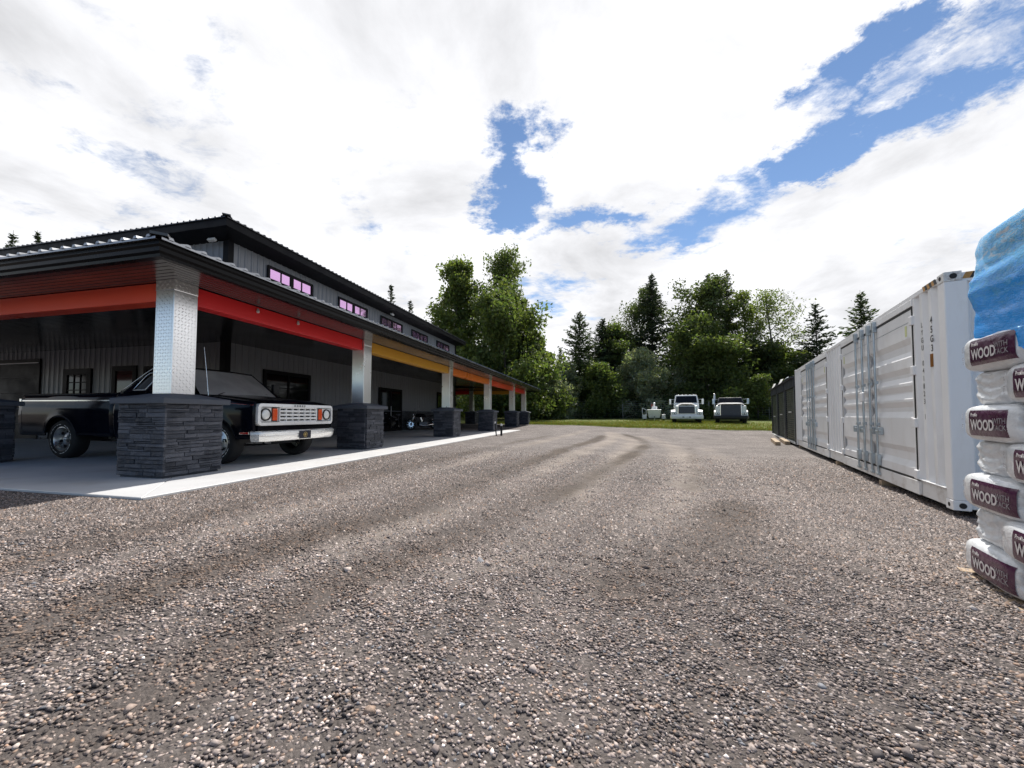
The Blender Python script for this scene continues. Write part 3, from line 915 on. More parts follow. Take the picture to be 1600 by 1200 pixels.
def tread_pattern(w, z0, z1):
    """raised lozenges of tread plate on the four faces of a square column, alternately slanted"""
    key = (w, round(z1 - z0, 3))
    if key in _tread: return _tread[key]
    mb = MB(); p = 0.047; nx = int(2 * w / p); nz = int((z1 - z0) / p)
    for k in range(4):
        a = k * PI / 2
        ux = Vector((math.cos(a), math.sin(a), 0)); un = Vector((math.sin(a), -math.cos(a), 0))
        for i in range(nx):
            for j in range(nz):
                c = ux * (-w + p * (i + 0.5) + (2 * w - nx * p) / 2) + un * (w + 0.0002) + Vector((0, 0, z0 + p * (j + 0.5)))
                s_ = 1 if (i + j) % 2 else -1
                d1 = (ux + Vector((0, 0, s_))).normalized() * 0.0245; d2 = (ux - Vector((0, 0, s_))).normalized() * 0.0068
                b_ = len(mb.v)
                mb.v += [tuple(c + d1), tuple(c + d2), tuple(c - d1), tuple(c - d2), tuple(c + d1 * 0.45 + un * 0.0034), tuple(c - d1 * 0.45 + un * 0.0034)]
                mb.f += [(b_, b_ + 1, b_ + 4), (b_ + 1, b_ + 2, b_ + 5, b_ + 4), (b_ + 2, b_ + 3, b_ + 5), (b_ + 3, b_, b_ + 4, b_ + 5)]; mb.m += [0] * 4
    _tread[key] = mb.mesh('tread_pattern', M['tread'], fix=True)
    return _tread[key]
def add_column(cx, cy, detail, top=2.90):
    h = PIER_TOP - SLAB_Z - 0.03
    k = PIER_W / 2 - 0.035
    core = MB().box(cx - k, cx + k, cy - k, cy + k, SLAB_Z, PIER_TOP).build('pier', M['ledge'], shop)
    z0 = SLAB_Z + 0.03
    L2 = 2 * k
    seed = int(abs(cx * 31 + cy * 17) * 10) % 1000
    faces = [((cx - k, cy - k, z0), 0.0, L2, h, seed), ((cx + k, cy - k, z0), PI / 2, L2, h, seed + 1),
             ((cx + k, cy + k, z0), PI, L2, h, seed + 2), ((cx - k, cy + k, z0), -PI / 2, L2, h, seed + 3)]
    if detail:
        for org, rz, ln, ht, sd in faces[:2]:
            ux = Vector((math.cos(rz), math.sin(rz), 0))
            for x0, x1, a0, a1, d in stone_layout(ln + 0.0, ht, sd, 0.040, 0.072):
                ext = 0.035 if x1 > ln - 1e-4 else 0.0     # corner stones lap over the corner
                ex0 = 0.035 if x0 < 1e-4 and rz == 0.0 else 0.0
                stone_piece(core, (x1 - x0) + ext + ex0, a1 - a0, d, Vector(org) + ux * ((x0 + x1 + ext - ex0) / 2) + Vector((0, 0, a0)), rz)
        merged_stones('stonework', core, faces[2:])
    else:
        merged_stones('stonework', core, faces)
    c = PIER_W / 2 + 0.065
    mb = MB()
    zt = PIER_TOP
    b = [(cx - c, cy - c), (cx + c, cy - c), (cx + c, cy + c), (cx - c, cy + c)]
    kk = 0.19
    t = [(cx - kk, cy - kk), (cx + kk, cy - kk), (cx + kk, cy + kk), (cx - kk, cy + kk)]
    v = [(x, y, zt) for x, y in b] + [(x, y, zt + 0.075) for x, y in b] + [(x, y, zt + 0.15) for x, y in t]
    f = [(3, 2, 1, 0), (8, 9, 10, 11)]
    for i in range(4):
        j = (i + 1) % 4
        f += [(i, j, 4 + j, 4 + i), (4 + i, 4 + j, 8 + j, 8 + i)]
    mb.add(v, f).build('pier_cap', M['cap'], shop, bevel=0.008)
    w = 0.17
    col = MB()
    col.box(cx - w, cx + w, cy - w, cy + w, PIER_TOP + 0.12, top - 0.17)
    co = col.build('column', M['tread'], shop, bevel=0.006, segs=2)
    link('tread_pattern', tread_pattern(w, PIER_TOP + 0.14, top - 0.18), co, (cx, cy, 0))['kind'] = 'stuff'
    MB().box(cx - w - 0.004, cx + w + 0.004, cy - w - 0.004, cy + w + 0.004, top - 0.17, top + 0.06).build('column_head', M['tread'], shop, bevel=0.005)
    link('tread_pattern', tread_pattern(w + 0.004, top - 0.165, top + 0.0), shop, (cx, cy, 0))['kind'] = 'stuff'
COLS_SIDE = [1.35, 5.94, 11.72, 17.4, 23.18, 27.26]
CXS = -1.47
for i, y in enumerate(COLS_SIDE): add_column(CXS, y, i == 0)
COLS_FRONT = [-6.14, -10.9, -15.7, -20.5]
for x in COLS_FRONT: add_column(x, 1.35, False)
COLS_BACK = [-5.75, -10.4, -15.0]
for x in COLS_BACK: add_column(x, 27.26, False)

# ---- coloured beams between the columns
def beam(p, q, mat, name='beam'):
    mb = MB(); mb.bar((*p, 2.735), (*q, 2.735), 0.24, 0.27)
    return mb.build(name, mat, shop, bevel=0.006)
side_cols = ['paint_red', 'paint_amber', 'paint_orange', 'paint_red_orange', 'paint_red']
side_lab = ['red beam', 'amber beam', 'orange beam', 'red-orange beam', 'red beam']
for (a, b_), c, lb in zip(zip(COLS_SIDE[:-1], COLS_SIDE[1:]), side_cols, side_lab):
    beam((CXS, a + 0.17), (CXS, b_ - 0.17), M[c])['label'] = lb + ' under the porch eave'
fx = [CXS] + COLS_FRONT
for (a, b_), c in zip(zip(fx[:-1], fx[1:]), ['paint_red_orange', 'paint_orange', 'paint_amber', 'paint_red']):
    beam((a - 0.17, 1.35), (b_ + 0.17, 1.35), M[c])['label'] = 'painted beam along the porch front'
fx = [CXS] + COLS_BACK
for (a, b_), c in zip(zip(fx[:-1], fx[1:]), ['paint_amber', 'paint_red', 'paint_orange']):
    beam((a - 0.17, 27.26), (b_ + 0.17, 27.26), M[c])['label'] = 'painted beam along the porch back'

# ---- porch roof: eave line, gutter, ribbed sheets, boarded soffit
EX, EY0, EY1, EXL = -0.35, 0.31, 28.3, -21.9
EZ = 2.99
eave_path = [(EXL, EY0), (EX, EY0), (EX, EY1), (EXL, EY1)]
gut = [(0.0, 2.805), (0.0, 2.975), (-0.012, 2.995), (-0.03, 2.995), (-0.03, 2.96), (-0.012, 2.94), (-0.03, 2.90), (-0.05, 2.86), (-0.05, 2.805)]
gut = [(-0.05, 2.80), (-0.045, 2.835), (-0.02, 2.86), (-0.02, 2.905), (0.0, 2.93), (0.0, 2.985), (-0.018, 2.992), (-0.10, 2.99), (-0.13, 2.80)]
MB().sweep(gut, eave_path).build('gutter', M['gutter'], shop)
MB().sweep([(-0.06, 2.945), (0.004, 2.945), (0.004, 2.953), (-0.06, 2.953)], eave_path).build('gutter_lip', M['gutter'], shop)
SLOPE = 0.165
def roof_sheet(name, p_of, length, depth_at, slope, z0, rib=0.2, mat=None, thick=0.025, ribh=0.03):
    """ribbed sheeting that starts at an eave: p_of(s, d) -> (x, y)"""
    mb = MB()
    n = int(length / rib)
    def pt(s, d, dz): 
        x, y = p_of(s, d); return (x, y, z0 + slope * d + dz)
    for i in range(n + 1):
        s0 = i * rib; s1 = min(length, s0 + rib)
        if s1 - s0 < 1e-3: continue
        dA, dB = depth_at(s0), depth_at(s1)
        mb.add([pt(s0, -0.04, 0), pt(s1, -0.04, 0), pt(s1, dB, 0), pt(s0, dA, 0), pt(s0, -0.04, -thick), pt(s1, -0.04, -thick), pt(s1, dB, -thick), pt(s0, dA, -thick)],
               [(0, 1, 2, 3), (7, 6, 5, 4), (0, 4, 5, 1)])
        sm = s0 + rib * 0.5; w0, w1 = 0.034, 0.017
        if sm + w0 > length: continue
        d = max(0.05, depth_at(sm) - 0.02)
        mb.add([pt(sm - w0, -0.05, 0), pt(sm + w0, -0.05, 0), pt(sm + w1, -0.05, ribh), pt(sm - w1, -0.05, ribh),
                pt(sm - w0, d, 0), pt(sm + w0, d, 0), pt(sm + w1, d, ribh), pt(sm - w1, d, ribh)],
               [(0, 1, 2, 3), (1, 5, 6, 2), (2, 6, 7, 3), (3, 7, 4, 0), (4, 7, 6, 5)])
    return mb.build(name, mat or M['roof'], shop, fix=False)
def hip(length, dmax, start=True, end=True):
    def f(s):
        d = dmax
        if start: d = min(d, s)
        if end: d = min(d, length - s)
        return max(d, 0.02)
    return f
LS = EY1 - EY0; LF = EX - EXL
roof_sheet('porch_roof', lambda s, d: (EX - d, EY0 + s), LS, lambda s: min(WX * -1 + EX, hip(LS, 6.0)(s)), SLOPE, 3.005, mat=M['porch_roof'])
roof_sheet('porch_roof', lambda s, d: (EX - s, EY0 + d), LF, hip(LF, 6.0, True, False), SLOPE, 3.005, mat=M['porch_roof'])
roof_sheet('porch_roof', lambda s, d: (EX - s, EY1 - d), LF, hip(LF, 3.4, True, False), SLOPE, 3.005)
# hip capping
MB().bar((EX + 0.02, EY0 - 0.02, 3.035), (EX - 5.9, EY0 + 5.9, 3.035 + SLOPE * 5.9), 0.16, 0.03).build('hip_capping', M['roof'], shop)
# soffit boards run along the eave
def soffit(name, p_of, d0, d1, span_at, z0=2.835, sl=0.048, step=0.105):
    mb = MB(); d = d0
    while d < d1:
        e = min(d + step, d1); s0, s1 = span_at(d)
        z = lambda q: z0 + sl * (q - d0)
        A = lambda s, q, dz: (*p_of(s, q), z(q) + dz)
        mb.quad(A(s0, d, 0), A(s1, d, 0), A(s1, e - 0.018, 0), A(s0, e - 0.018, 0))
        mb.quad(A(s0, e - 0.018, 0), A(s1, e - 0.018, 0), A(s1, e - 0.012, 0.012), A(s0, e - 0.012, 0.012))
        mb.quad(A(s0, e - 0.012, 0.012), A(s1, e - 0.012, 0.012), A(s1, e, 0), A(s0, e, 0))
        d = e
    return mb.build(name, M['soffit'], shop, fix=False)
soffit('soffit', lambda s, d: (EX - d, EY0 + s), 0.10, -WX + EX, lambda d: (d, LS - min(d, 3.3)))
soffit('soffit', lambda s, d: (EX - s, EY0 + d), 0.10, WY0 - EY0, lambda d: (d, LF))
soffit('soffit', lambda s, d: (EX - s, EY1 - d), 0.10, EY1 - WY1, lambda d: (d, LF))
# two small bulbs on the beam
for y in (2.6, 3.55):
    b_ = MB().lathe([(0.0, -0.05), (0.02, -0.045), (0.028, -0.02), (0.02, 0.0), (0.018, 0.03), (0.0, 0.03)], (CXS + 0.15, y, 2.80), (0, 0, 1), 10)
    b_.build('lamp_bulb', M['floodlight'], shop, smooth=True)

# ---- walls: ribbed sheets side by side
def siding_mesh(w, h, seed):
    rib = w / 4
    prof = []
    for i in range(4):
        c = (i + 0.5) * rib
        prof += [(c - rib * 0.5, 0.0), (c - 0.032, 0.0), (c - 0.016, 0.022), (c + 0.016, 0.022), (c + 0.032, 0.0)]
        prof += [(c + rib * 0.27, 0.0), (c + rib * 0.27 + 0.006, 0.006), (c + rib * 0.27 + 0.016, 0.006), (c + rib * 0.27 + 0.022, 0.0)]
    prof.append((w, 0.0))
    mb = MB()
    for (a, b1), (c, d1) in zip(prof[:-1], prof[1:]):
        mb.quad((a, -b1, 0), (c, -d1, 0), (c, -d1, h), (a, -b1, h))
    mb.quad((0, 0.03, 0), (0, 0.03, h), (w, 0.03, h), (w, 0.03, 0))
    return mb.mesh('siding_panel', M['siding'], fix=False)
WTOP = 6.2; WBASE = 1.16
SW = 0.9365
sid = siding_mesh(SW, WTOP - WBASE, 1)
n = round((WY1 - WY0) / SW)
for i in range(n):
    o = link('siding_panel', sid, shop, (WX, WY0 + (WY1 - WY0) / n * i, WBASE), PI / 2); o.scale = ((WY1 - WY0) / n / SW, 1, 1)
n = round((WX - WXL) / SW)
for i in range(n):
    o = link('siding_panel', sid, shop, (WXL + (WX - WXL) / n * i, WY0, WBASE), 0.0); o.scale = ((WX - WXL) / n / SW, 1, 1)
MB().box(WXL, WX - 0.035, WY0 + 0.035, WY1, SLAB_Z - 0.05, WTOP).build('wall_core', M['concrete_wall'], shop)
MB().box(WX - 0.16, WX + 0.035, WY0 - 0.035, WY0 + 0.16, SLAB_Z, WTOP).build('corner_trim', M['black_trim'], shop, bevel=0.005)
MB().box(WX - 0.16, WX + 0.035, WY1 - 0.16, WY1 + 0.035, SLAB_Z, WTOP).build('corner_trim', M['black_trim'], shop, bevel=0.005)
# stone wainscot with a sloping sill
merged_stones('wainscot_stonework', shop, [((WX + 0.0, WY0 + 0.16, SLAB_Z), PI / 2, WY1 - WY0 - 0.3, 1.02, 77), ((WXL, WY0, SLAB_Z), 0.0, WX - WXL - 0.16, 1.02, 78)])
MB().box(WX - 0.02, WX + 0.07, WY0 + 0.13, WY1 - 0.16, 1.12, 1.17).build('wainscot_sill', M['cap'], shop, bevel=0.01)
MB().box(WXL, WX - 0.14, WY0 - 0.07, WY0 + 0.02, 1.12, 1.17).build('wainscot_sill', M['cap'], shop, bevel=0.01)

M['tint_glass'] = pmat('lilac_mirror_glass', (0.80, 0.47, 0.82), 0.05, 0.85, 0.04, 0.5, rvar=0.02)
def window(face, a0, a1, z0, z1, panes, glass, fw=0.11, proud=0.075, rows=1, name='window'):
    """face 's' side wall (a along y) or 'f' front wall (a along x); panes = list of relative vertical bar positions"""
    if face == 's':
        P = lambda a, z, d: (WX + d, a, z)
    else:
        P = lambda a, z, d: (a, WY0 - d, z)
    def bx(mb, x0, x1, y0, y1, d0, d1):
        v = [P(x0, y0, d0), P(x1, y0, d0), P(x1, y1, d0), P(x0, y1, d0), P(x0, y0, d1), P(x1, y0, d1), P(x1, y1, d1), P(x0, y1, d1)]
        mb.add(v, [(0, 3, 2, 1), (4, 5, 6, 7), (0, 1, 5, 4), (1, 2, 6, 5), (2, 3, 7, 6), (3, 0, 4, 7)])
    fr = MB()
    bx(fr, a0, a1, z0, z0 + fw, 0.026, proud); bx(fr, a0, a1, z1 - fw, z1, 0.026, proud)
    bx(fr, a0, a0 + fw, z0 + fw, z1 - fw, 0.026, proud); bx(fr, a1 - fw, a1, z0 + fw, z1 - fw, 0.026, proud)
    w = fr.build(name, M['black_trim'], shop, bevel=0.004)
    cuts = [a0 + fw] + [a0 + fw + (a1 - a0 - 2 * fw) * t for t, _ in panes] + [a1 - fw]
    wid = [0] + [b for _, b in panes] + [0]
    zc = [z0 + fw + (z1 - z0 - 2 * fw) * k / rows for k in range(rows + 1)]
    for c, b in zip(cuts[1:-1], wid[1:-1]):
        mu = MB(); bx(mu, c - b / 2, c + b / 2, z0 + fw, z1 - fw, 0.03, proud - 0.012); mu.build('glazing_bar', M['black_trim'], w)
    for z in zc[1:-1]:
        mu = MB(); bx(mu, a0 + fw, a1 - fw, z - 0.015, z + 0.015, 0.03, proud - 0.016); mu.build('glazing_bar', M['black_trim'], w)
    for i in range(len(cuts) - 1):
        for k in range(rows):
            p = MB(); bx(p, cuts[i] + wid[i] / 2, cuts[i + 1] - wid[i + 1] / 2, zc[k], zc[k + 1], 0.028, 0.042)
            p.build('pane', glass, w)
    return w
UP = [(7.66, 9.77), (11.28, 13.41), (14.55, 16.75), (17.85, 20.0), (21.4, 23.6)]
for a, b_ in UP:
    window('s', a, b_, 5.44, 5.96, [(0.25, 0.03), (0.5, 0.16), (0.75, 0.03)], M['tint_glass'], fw=0.09)
window('s', 7.6, 9.75, 1.3, 2.45, [(0.5, 0.08)], M['glass_dark'], fw=0.12, rows=2)
window('f', -12.98, -11.68, 1.3, 2.46, [(0.33, 0.03), (0.66, 0.03)], M['glass_dark'], fw=0.2, rows=3)
window('f', -9.4, -7.4, 1.3, 2.46, [(0.5, 0.06)], M['glass_dark'], fw=0.12, rows=2)
# doors
M['maroon_inside'] = pmat('reddish_glass', (0.035, 0.016, 0.018), 0.06, 0, 0.2, 1.0, rvar=0.02)
window('f', -10.75, -9.7, SLAB_Z, 2.5, [], M['maroon_inside'], fw=0.16, rows=2, name='entrance_door')
window('s', 14.5, 16.8, SLAB_Z, 2.33, [(0.5, 0.1)], M['glass_dark'], fw=0.12, name='glass_door')
MB().tube([(WX + 0.12, 15.55, 0.9), (WX + 0.12, 15.55, 1.4)], 0.015, 6).build('door_handle', M['floodlight'], shop)
window('s', 21.55, 22.85, SLAB_Z, 2.48, [], M['glass_dark'], fw=0.12, name='side_door')
# garage door at the front
gd = MB()
for k in range(5):
    gd.box(-18.6, -14.3, WY0 - 0.05, WY0 - 0.03, SLAB_Z + 0.02 + k * 0.52, SLAB_Z + 0.53 + k * 0.52)
gdo = gd.build('garage_door', M['black_trim'], shop, bevel=0.004)
gf = MB()
gf.box(-18.75, -14.3 + 0.15, WY0 - 0.06, WY0 - 0.02, 2.70, 2.86); gf.box(-14.3, -14.15, WY0 - 0.06, WY0 - 0.02, SLAB_Z, 2.70)
gf.build('door_frame', M['black_trim'], gdo)
MB().box(-18.6, -14.2, WY0 - 0.085, WY0 - 0.062, 2.70, 2.735).build('weather_strip', M['floodlight'], gdo)

# ---- upper roof with wide black eaves
UX, UY0, UY1, UXL = -5.7, 5.67, 25.6, -22.1
up_path = [(UXL, UY0), (UX, UY0), (UX, UY1), (UXL, UY1)]
MB().sweep([(0.0, 6.30), (0.0, 6.54), (-0.03, 6.54), (-0.03, 6.30)], up_path).build('fascia', M['black_trim'], shop)
MB().sweep([(-0.031, 6.315), (-0.62, 6.17), (-0.62, 6.21), (-0.031, 6.355)], up_path).build('upper_soffit', M['black_trim'], shop)
LU = UY1 - UY0; LUF = UX - UXL
roof_sheet('upper_roof', lambda s, d: (UX - d, UY0 + s), LU, hip(LU, 8.2), 0.2, 6.555, rib=0.23)
roof_sheet('upper_roof', lambda s, d: (UX - s, UY0 + d), LUF, hip(LUF, 8.2), 0.2, 6.555, rib=0.23)
roof_sheet('upper_roof', lambda s, d: (UX - s, UY1 - d), LUF, hip(LUF, 8.2), 0.2, 6.555, rib=0.23)
roof_sheet('upper_roof', lambda s, d: (UXL + d, UY0 + s), LU, hip(LU, 8.2), 0.2, 6.555, rib=0.23)
MB().bar((UX + 0.03, UY0 - 0.03, 6.60), (UX - 8, UY0 + 8, 6.60 + 1.6), 0.2, 0.03).build('hip_capping', M['roof'], shop)
def flood(x, y, z, rz):
    mb = MB(); mb.box(-0.05, 0.05, -0.13, 0.13, -0.05, 0.03)
    mb.box(-0.02, 0.02, -0.03, 0.03, 0.03, 0.08)
    o = mb.build('floodlight', M['floodlight'], shop, bevel=0.01); o.location = (x, y, z); o.rotation_euler = (0, 0.5, rz)
flood(-6.62, 6.02, 6.13, PI / 2)
flood(-5.98, 15.2, 6.15, 0)
# ================================================================ old black pickup under the porch
M['truck_paint'] = pmat('black_navy_paint', (0.003, 0.004, 0.009), 0.13, 0, 0.3, 2.0, coat=0.0, rvar=0.05, dirt=(0.012, 0.012, 0.012), dirt_amt=0.10, spec=0.2)
M['chrome'] = pmat('chrome', (0.80, 0.80, 0.80), 0.14, 1.0, 0.06, 4, rvar=0.06)
M['bumper_metal'] = pmat('weathered_bumper', (0.84, 0.84, 0.82), 0.30, 0.55, 0.08, 6, rvar=0.12, dirt=(0.32, 0.27, 0.22), dirt_amt=0.45, stretch=(1, 0.5, 3))
M['grille_silver'] = pmat('silver_grille', (0.86, 0.86, 0.85), 0.32, 0.15, 0.05, 6)
M['rubber'] = pmat('tyre_rubber', (0.016, 0.016, 0.017), 0.75, 0, 0.25, 8, bump=0.2, bscale=60)
M['black_plastic'] = pmat('black_plastic', (0.010, 0.010, 0.011), 0.55, 0, 0.2, 5)
M['alloy'] = pmat('cast_alloy', (0.66, 0.65, 0.63), 0.30, 0.9, 0.08, 8)
M['white_line'] = pmat('white_paint', (0.78, 0.78, 0.76), 0.5, 0, 0.05, 4)
M['amber_lens'] = pmat('orange_lens', (0.75, 0.09, 0.02), 0.18, 0, 0.1, 20, coat=0.5)
M['red_lens'] = pmat('red_lens', (0.5, 0.02, 0.02), 0.2, 0, 0.1, 20, coat=0.5)
M['dusty_glass'] = pmat('dusty_windscreen', (0.36, 0.355, 0.345), 0.16, 0, 0.22, 1.6, rvar=0.08, spec=0.6)
M['side_glass'] = pmat('tinted_glass', (0.10, 0.10, 0.105), 0.06, 0, 0.2, 1.0, rvar=0.03, spec=0.7)
M['lamp_glass'] = pmat('headlamp_glass', (0.78, 0.79, 0.76), 0.14, 0.0, 0.10, 12, coat=0.6)
M['plate'] = pmat('navy_plate', (0.014, 0.018, 0.035), 0.35)
M['gold'] = pmat('gold_print', (0.45, 0.33, 0.12), 0.4, 0.3)

def wheel(parent, x, y, r, w, side, dish, name='wheel'):
    """side -1: outer face towards -y"""
    root = MB()
    # tyre
    hw = w / 2
    prof = [(r * 0.60, -hw * 0.80), (r * 0.66, -hw * 0.96), (r * 0.82, -hw * 1.0), (r * 0.93, -hw * 0.92), (r * 0.985, -hw * 0.72), (r, -hw * 0.4), (r, hw * 0.4), (r * 0.985, hw * 0.72), (r * 0.93, hw * 0.92), (r * 0.82, hw), (r * 0.66, hw * 0.96), (r * 0.60, hw * 0.80)]
    t = MB().lathe(prof, (x, y, r), (0, 1, 0), 40)
    tyre = t.build(name, M['rubber'], parent, smooth=True)
    o = side * hw
    lr = MB()
    # rim lip, barrel, dish
    ps = [(r * 0.62, o * 0.80), (r * 0.635, o * 0.88), (r * 0.60, o * 0.90), (r * 0.575, o * 0.82), (r * 0.55, o * 0.82 - side * dish), (r * 0.40, o * 0.82 - side * (dish - 0.018)), (r * 0.25, o * 0.82 - side * (dish - 0.03)), (r * 0.20, o * 0.82 - side * (dish - 0.045)), (r * 0.0, o * 0.82 - side * (dish - 0.045))]
    lr.lathe(ps, (x, y, r), (0, 1, 0), 36)
    rim = lr.build('rim', M['alloy'], tyre, smooth=math.radians(40))
    yo = y + o * 0.82 - side * (dish - 0.014)
    for k in range(6):
        a = k * PI / 3 + 0.3
        h = MB()
        c = Vector((x + math.cos(a) * r * 0.40, yo + side * 0.006, r + math.sin(a) * r * 0.40))
        h.lathe([(0.0, 0.0), (0.028, 0.0), (0.030, -0.02 * side)], c, (0, side, 0), 12)
        h.build('rim_hole', M['black_plastic'], tyre)
    cap = MB().lathe([(0.0, 0.03), (0.03, 0.026), (0.036, 0.0)], (x, y + o * 0.82 - side * (dish - 0.045), r), (0, side, 0), 14)
    cap.build('hub_cap', M['alloy'], tyre, smooth=True)
    # white lettering ring on the sidewall, broken up
    ring = MB()
    for k in range(24):
        if k % 6 == 5: continue
        a0, a1 = k * PI / 12, k * PI / 12 + 0.20
        pts = []
        for a, rr in ((a0, 0.735), (a1, 0.735), (a1, 0.765), (a0, 0.765)):
            pts.append((x + math.cos(a) * r * rr, y + o * 1.003, r + math.sin(a) * r * rr))
        ring.quad(*pts)
    ring.build('tyre_lettering', M['white_line'], tyre, fix=False)['kind'] = 'stuff'
    return tyre

def build_pickup():
    org = bw(-1.85, 3.30, SLAB_Z)
    T = thing('pickup_truck', 'old black pickup truck with silver grille parked under the porch', 'pickup truck', org, -B_YAW)
    P = M['truck_paint']
    YS = [(0.38, 0.935), (0.50, 0.965), (0.65, 0.985), (0.85, 0.995), (0.98, 0.99), (1.06, 0.975), (1.12, 0.962), (1.20, 0.945), (1.27, 0.92), (1.35, 0.9)]
    def ys(z): return float(np.interp(z, [a for a, _ in YS], [b for _, b in YS]))
    FA, RA, RR = 0.0, -3.78, 0.37
    def side_panel(name, x0, x1, sill, top, arch=None, taper=None):
        for s in (-1, 1):
            xs = list(np.linspace(x0, x1, 26))
            if arch:
                c, ra = arch
                xs += [c - ra, c + ra] + [c + ra * math.cos(t) for t in np.linspace(0, PI, 22)]
            xs = sorted(set(round(v, 4) for v in xs if x0 - 1e-6 <= v <= x1 + 1e-6))
            mb = MB(); nz = 10
            def bot(x):
                b_ = sill
                if arch:
                    c, ra = arch
                    if abs(x - c) < ra: b_ = max(b_, 0.36 + math.sqrt(max(0, ra * ra - (x - c) ** 2)))
                return b_
            rows = []
            for x in xs:
                b_ = bot(x); t_ = top(x)
                row = []
                for j in range(nz + 1):
                    z = b_ + (t_ - b_) * j / nz
                    yy = ys(z)
                    if arch:      # flared lip round the wheel opening
                        c, ra = arch
                        dd = math.hypot(x - c, z - 0.36) - ra
                        if dd < 0.10: yy += 0.016 * (1 - max(dd, 0) / 0.10)
                    if taper: yy -= taper(x)
                    row.append((x, s * yy, z))
                rows.append(row)
            base = [p for row in rows for p in row]
            fs = []
            for i in range(len(xs) - 1):
                for j in range(nz):
                    a = i * (nz + 1) + j
                    fs.append((a, a + nz + 1, a + nz + 2, a + 1))
            mb.add(base, fs)
            o = mb.build(name, P, T, smooth=math.radians(35))
            m = o.modifiers.new('thickness', 'SOLIDIFY'); m.thickness = 0.02; m.offset = 1.0 if s < 0 else -1.0
            m.offset = 0
    bed_top = lambda x: 1.25
    side_panel('bed_side', -4.96, -2.385, 0.44, bed_top, (RA, 0.44))
    side_panel('cab_side', -2.37, -1.70, 0.40, lambda x: 1.27)
    side_panel('door', -1.69, -0.50, 0.40, lambda x: 1.27 - 0.02 * max(0, (x + 0.9)) / 0.4)
    ftop = lambda x: float(np.interp(x, [-0.49, 0.0, 0.6, 0.78], [1.22, 1.16, 1.085, 1.055]))
    side_panel('front_fender', -0.49, 0.80, 0.44, ftop, (FA, 0.43), lambda x: 0.03 * max(0, (x - 0.55) / 0.25) ** 2)
    # bed: floor, inner walls, rails, tailgate
    MB().box(-4.94, -2.40, -0.86, 0.86, 0.58, 0.61).build('bed_floor', P, T)
    for s in (-1, 1):
        MB().box(-4.94, -2.40, min(s * 0.80, s * 0.945), max(s * 0.80, s * 0.945), 1.235, 1.262).build('bed_rail', P, T, bevel=0.012, segs=2)
        MB().box(-4.94, -2.40, min(s * 0.80, s * 0.82), max(s * 0.80, s * 0.82), 0.6, 1.236).build('bed_wall', P, T)
    MB().box(-4.975, -4.94, -0.85, 0.85, 0.56, 1.25).build('tailgate', P, T, bevel=0.01)
    MB().box(-2.43, -2.395, -0.9, 0.9, 0.56, 1.25).build('bed_front_wall', P, T)
    for s in (-1, 1):
        tl = MB().box(-4.985, -4.945, min(s * 0.88, s * 0.965), max(s * 0.88, s * 0.965), 0.86, 1.14)
        tl.build('tail_lamp', M['red_lens'], T, bevel=0.008)
        MB().box(-4.992, -4.93, min(s * 0.955, s * 0.985), max(s * 0.955, s * 0.985), 0.83, 1.17).build('tail_lamp_trim', M['chrome'], T, bevel=0.006)
    MB().box(-5.10, -5.0, -0.93, 0.93, 0.46, 0.60).build('rear_bumper', M['black_plastic'], T, bevel=0.02)
    # hood with raised centre, fender tops, cowl
    def hood_z(x, y):
        z = float(np.interp(x, [-0.42, 0.0, 0.5, 0.72, 0.80, 0.83], [1.215, 1.185, 1.13, 1.098, 1.075, 1.045]))
        a = abs(y)
        z += 0.018 * (1 - (y / 0.72) ** 2)
        if a < 0.30: z += 0.012 * (0.5 + 0.5 * math.cos(PI * a / 0.30))
        return z
    MB().grid(lambda u, v: (-0.42 + 1.25 * u, -0.72 + 1.44 * v, hood_z(-0.42 + 1.25 * u, -0.72 + 1.44 * v)), 24, 28).build('hood', P, T, smooth=True)
    for s in (-1, 1):
        def ft(u, v, s=s):
            x = -0.49 + 1.29 * u
            y0, z0 = ys(ftop(x)) - 0.03 * max(0, (x - 0.55) / 0.25) ** 2, ftop(x)
            y1, z1 = 0.725, hood_z(x, 0.72) - 0.022
            t = v
            z = z0 + (z1 - z0) * (1 - (1 - t) ** 2.2)
            return (x, s * (y0 + (y1 - y0) * t), z)
        MB().grid(ft, 20, 8).build('fender_top', P, T, smooth=True)
    MB().box(-0.56, -0.42, -0.9, 0.9, 1.12, 1.215).build('cowl', M['black_plastic'], T, bevel=0.01)
    # greenhouse
    def cy(z): return 0.915 - (z - 1.27) * (0.20 / 0.43)
    roof = MB()
    def rf(u, v):
        x = -1.78 + 0.80 * u; y = -0.735 + 1.47 * v
        e = max(0, abs(y) - 0.60) / 0.135; ex = max(0, -1.66 - x) / 0.12; ef = max(0, x + 1.10) / 0.12
        z = 1.752 - 0.02 * (y / 0.7) ** 2 - 0.05 * e ** 2 - 0.03 * ex ** 2 - 0.025 * ef ** 2
        return (x, y, z)
    roof.grid(rf, 20, 24).build('roof', P, T, smooth=True)
    for s in (-1, 1):
        mb = MB()
        # side glass, full length
        poly = [(-2.20, 1.27), (-0.62, 1.27), (-1.06, 1.68), (-1.70, 1.70)]
        mb.add([(x, s * (cy(z) - 0.022), z) for x, z in poly], [(0, 1, 2, 3)])
        mb.build('side_window', M['side_glass'], T)
        def panel(name, poly, mat=P, off=0.0, th=0.03):
            m_ = MB(); n = len(poly)
            v = [(x, s * (cy(z) + off), z) for x, z in poly] + [(x, s * (cy(z) + off - th), z) for x, z in poly]
            f = [tuple(range(n)), tuple(reversed(range(n, 2 * n)))] + [(i, (i + 1) % n, n + (i + 1) % n, n + i) for i in range(n)]
            m_.add(v, f).build(name, mat, T, bevel=0.004)
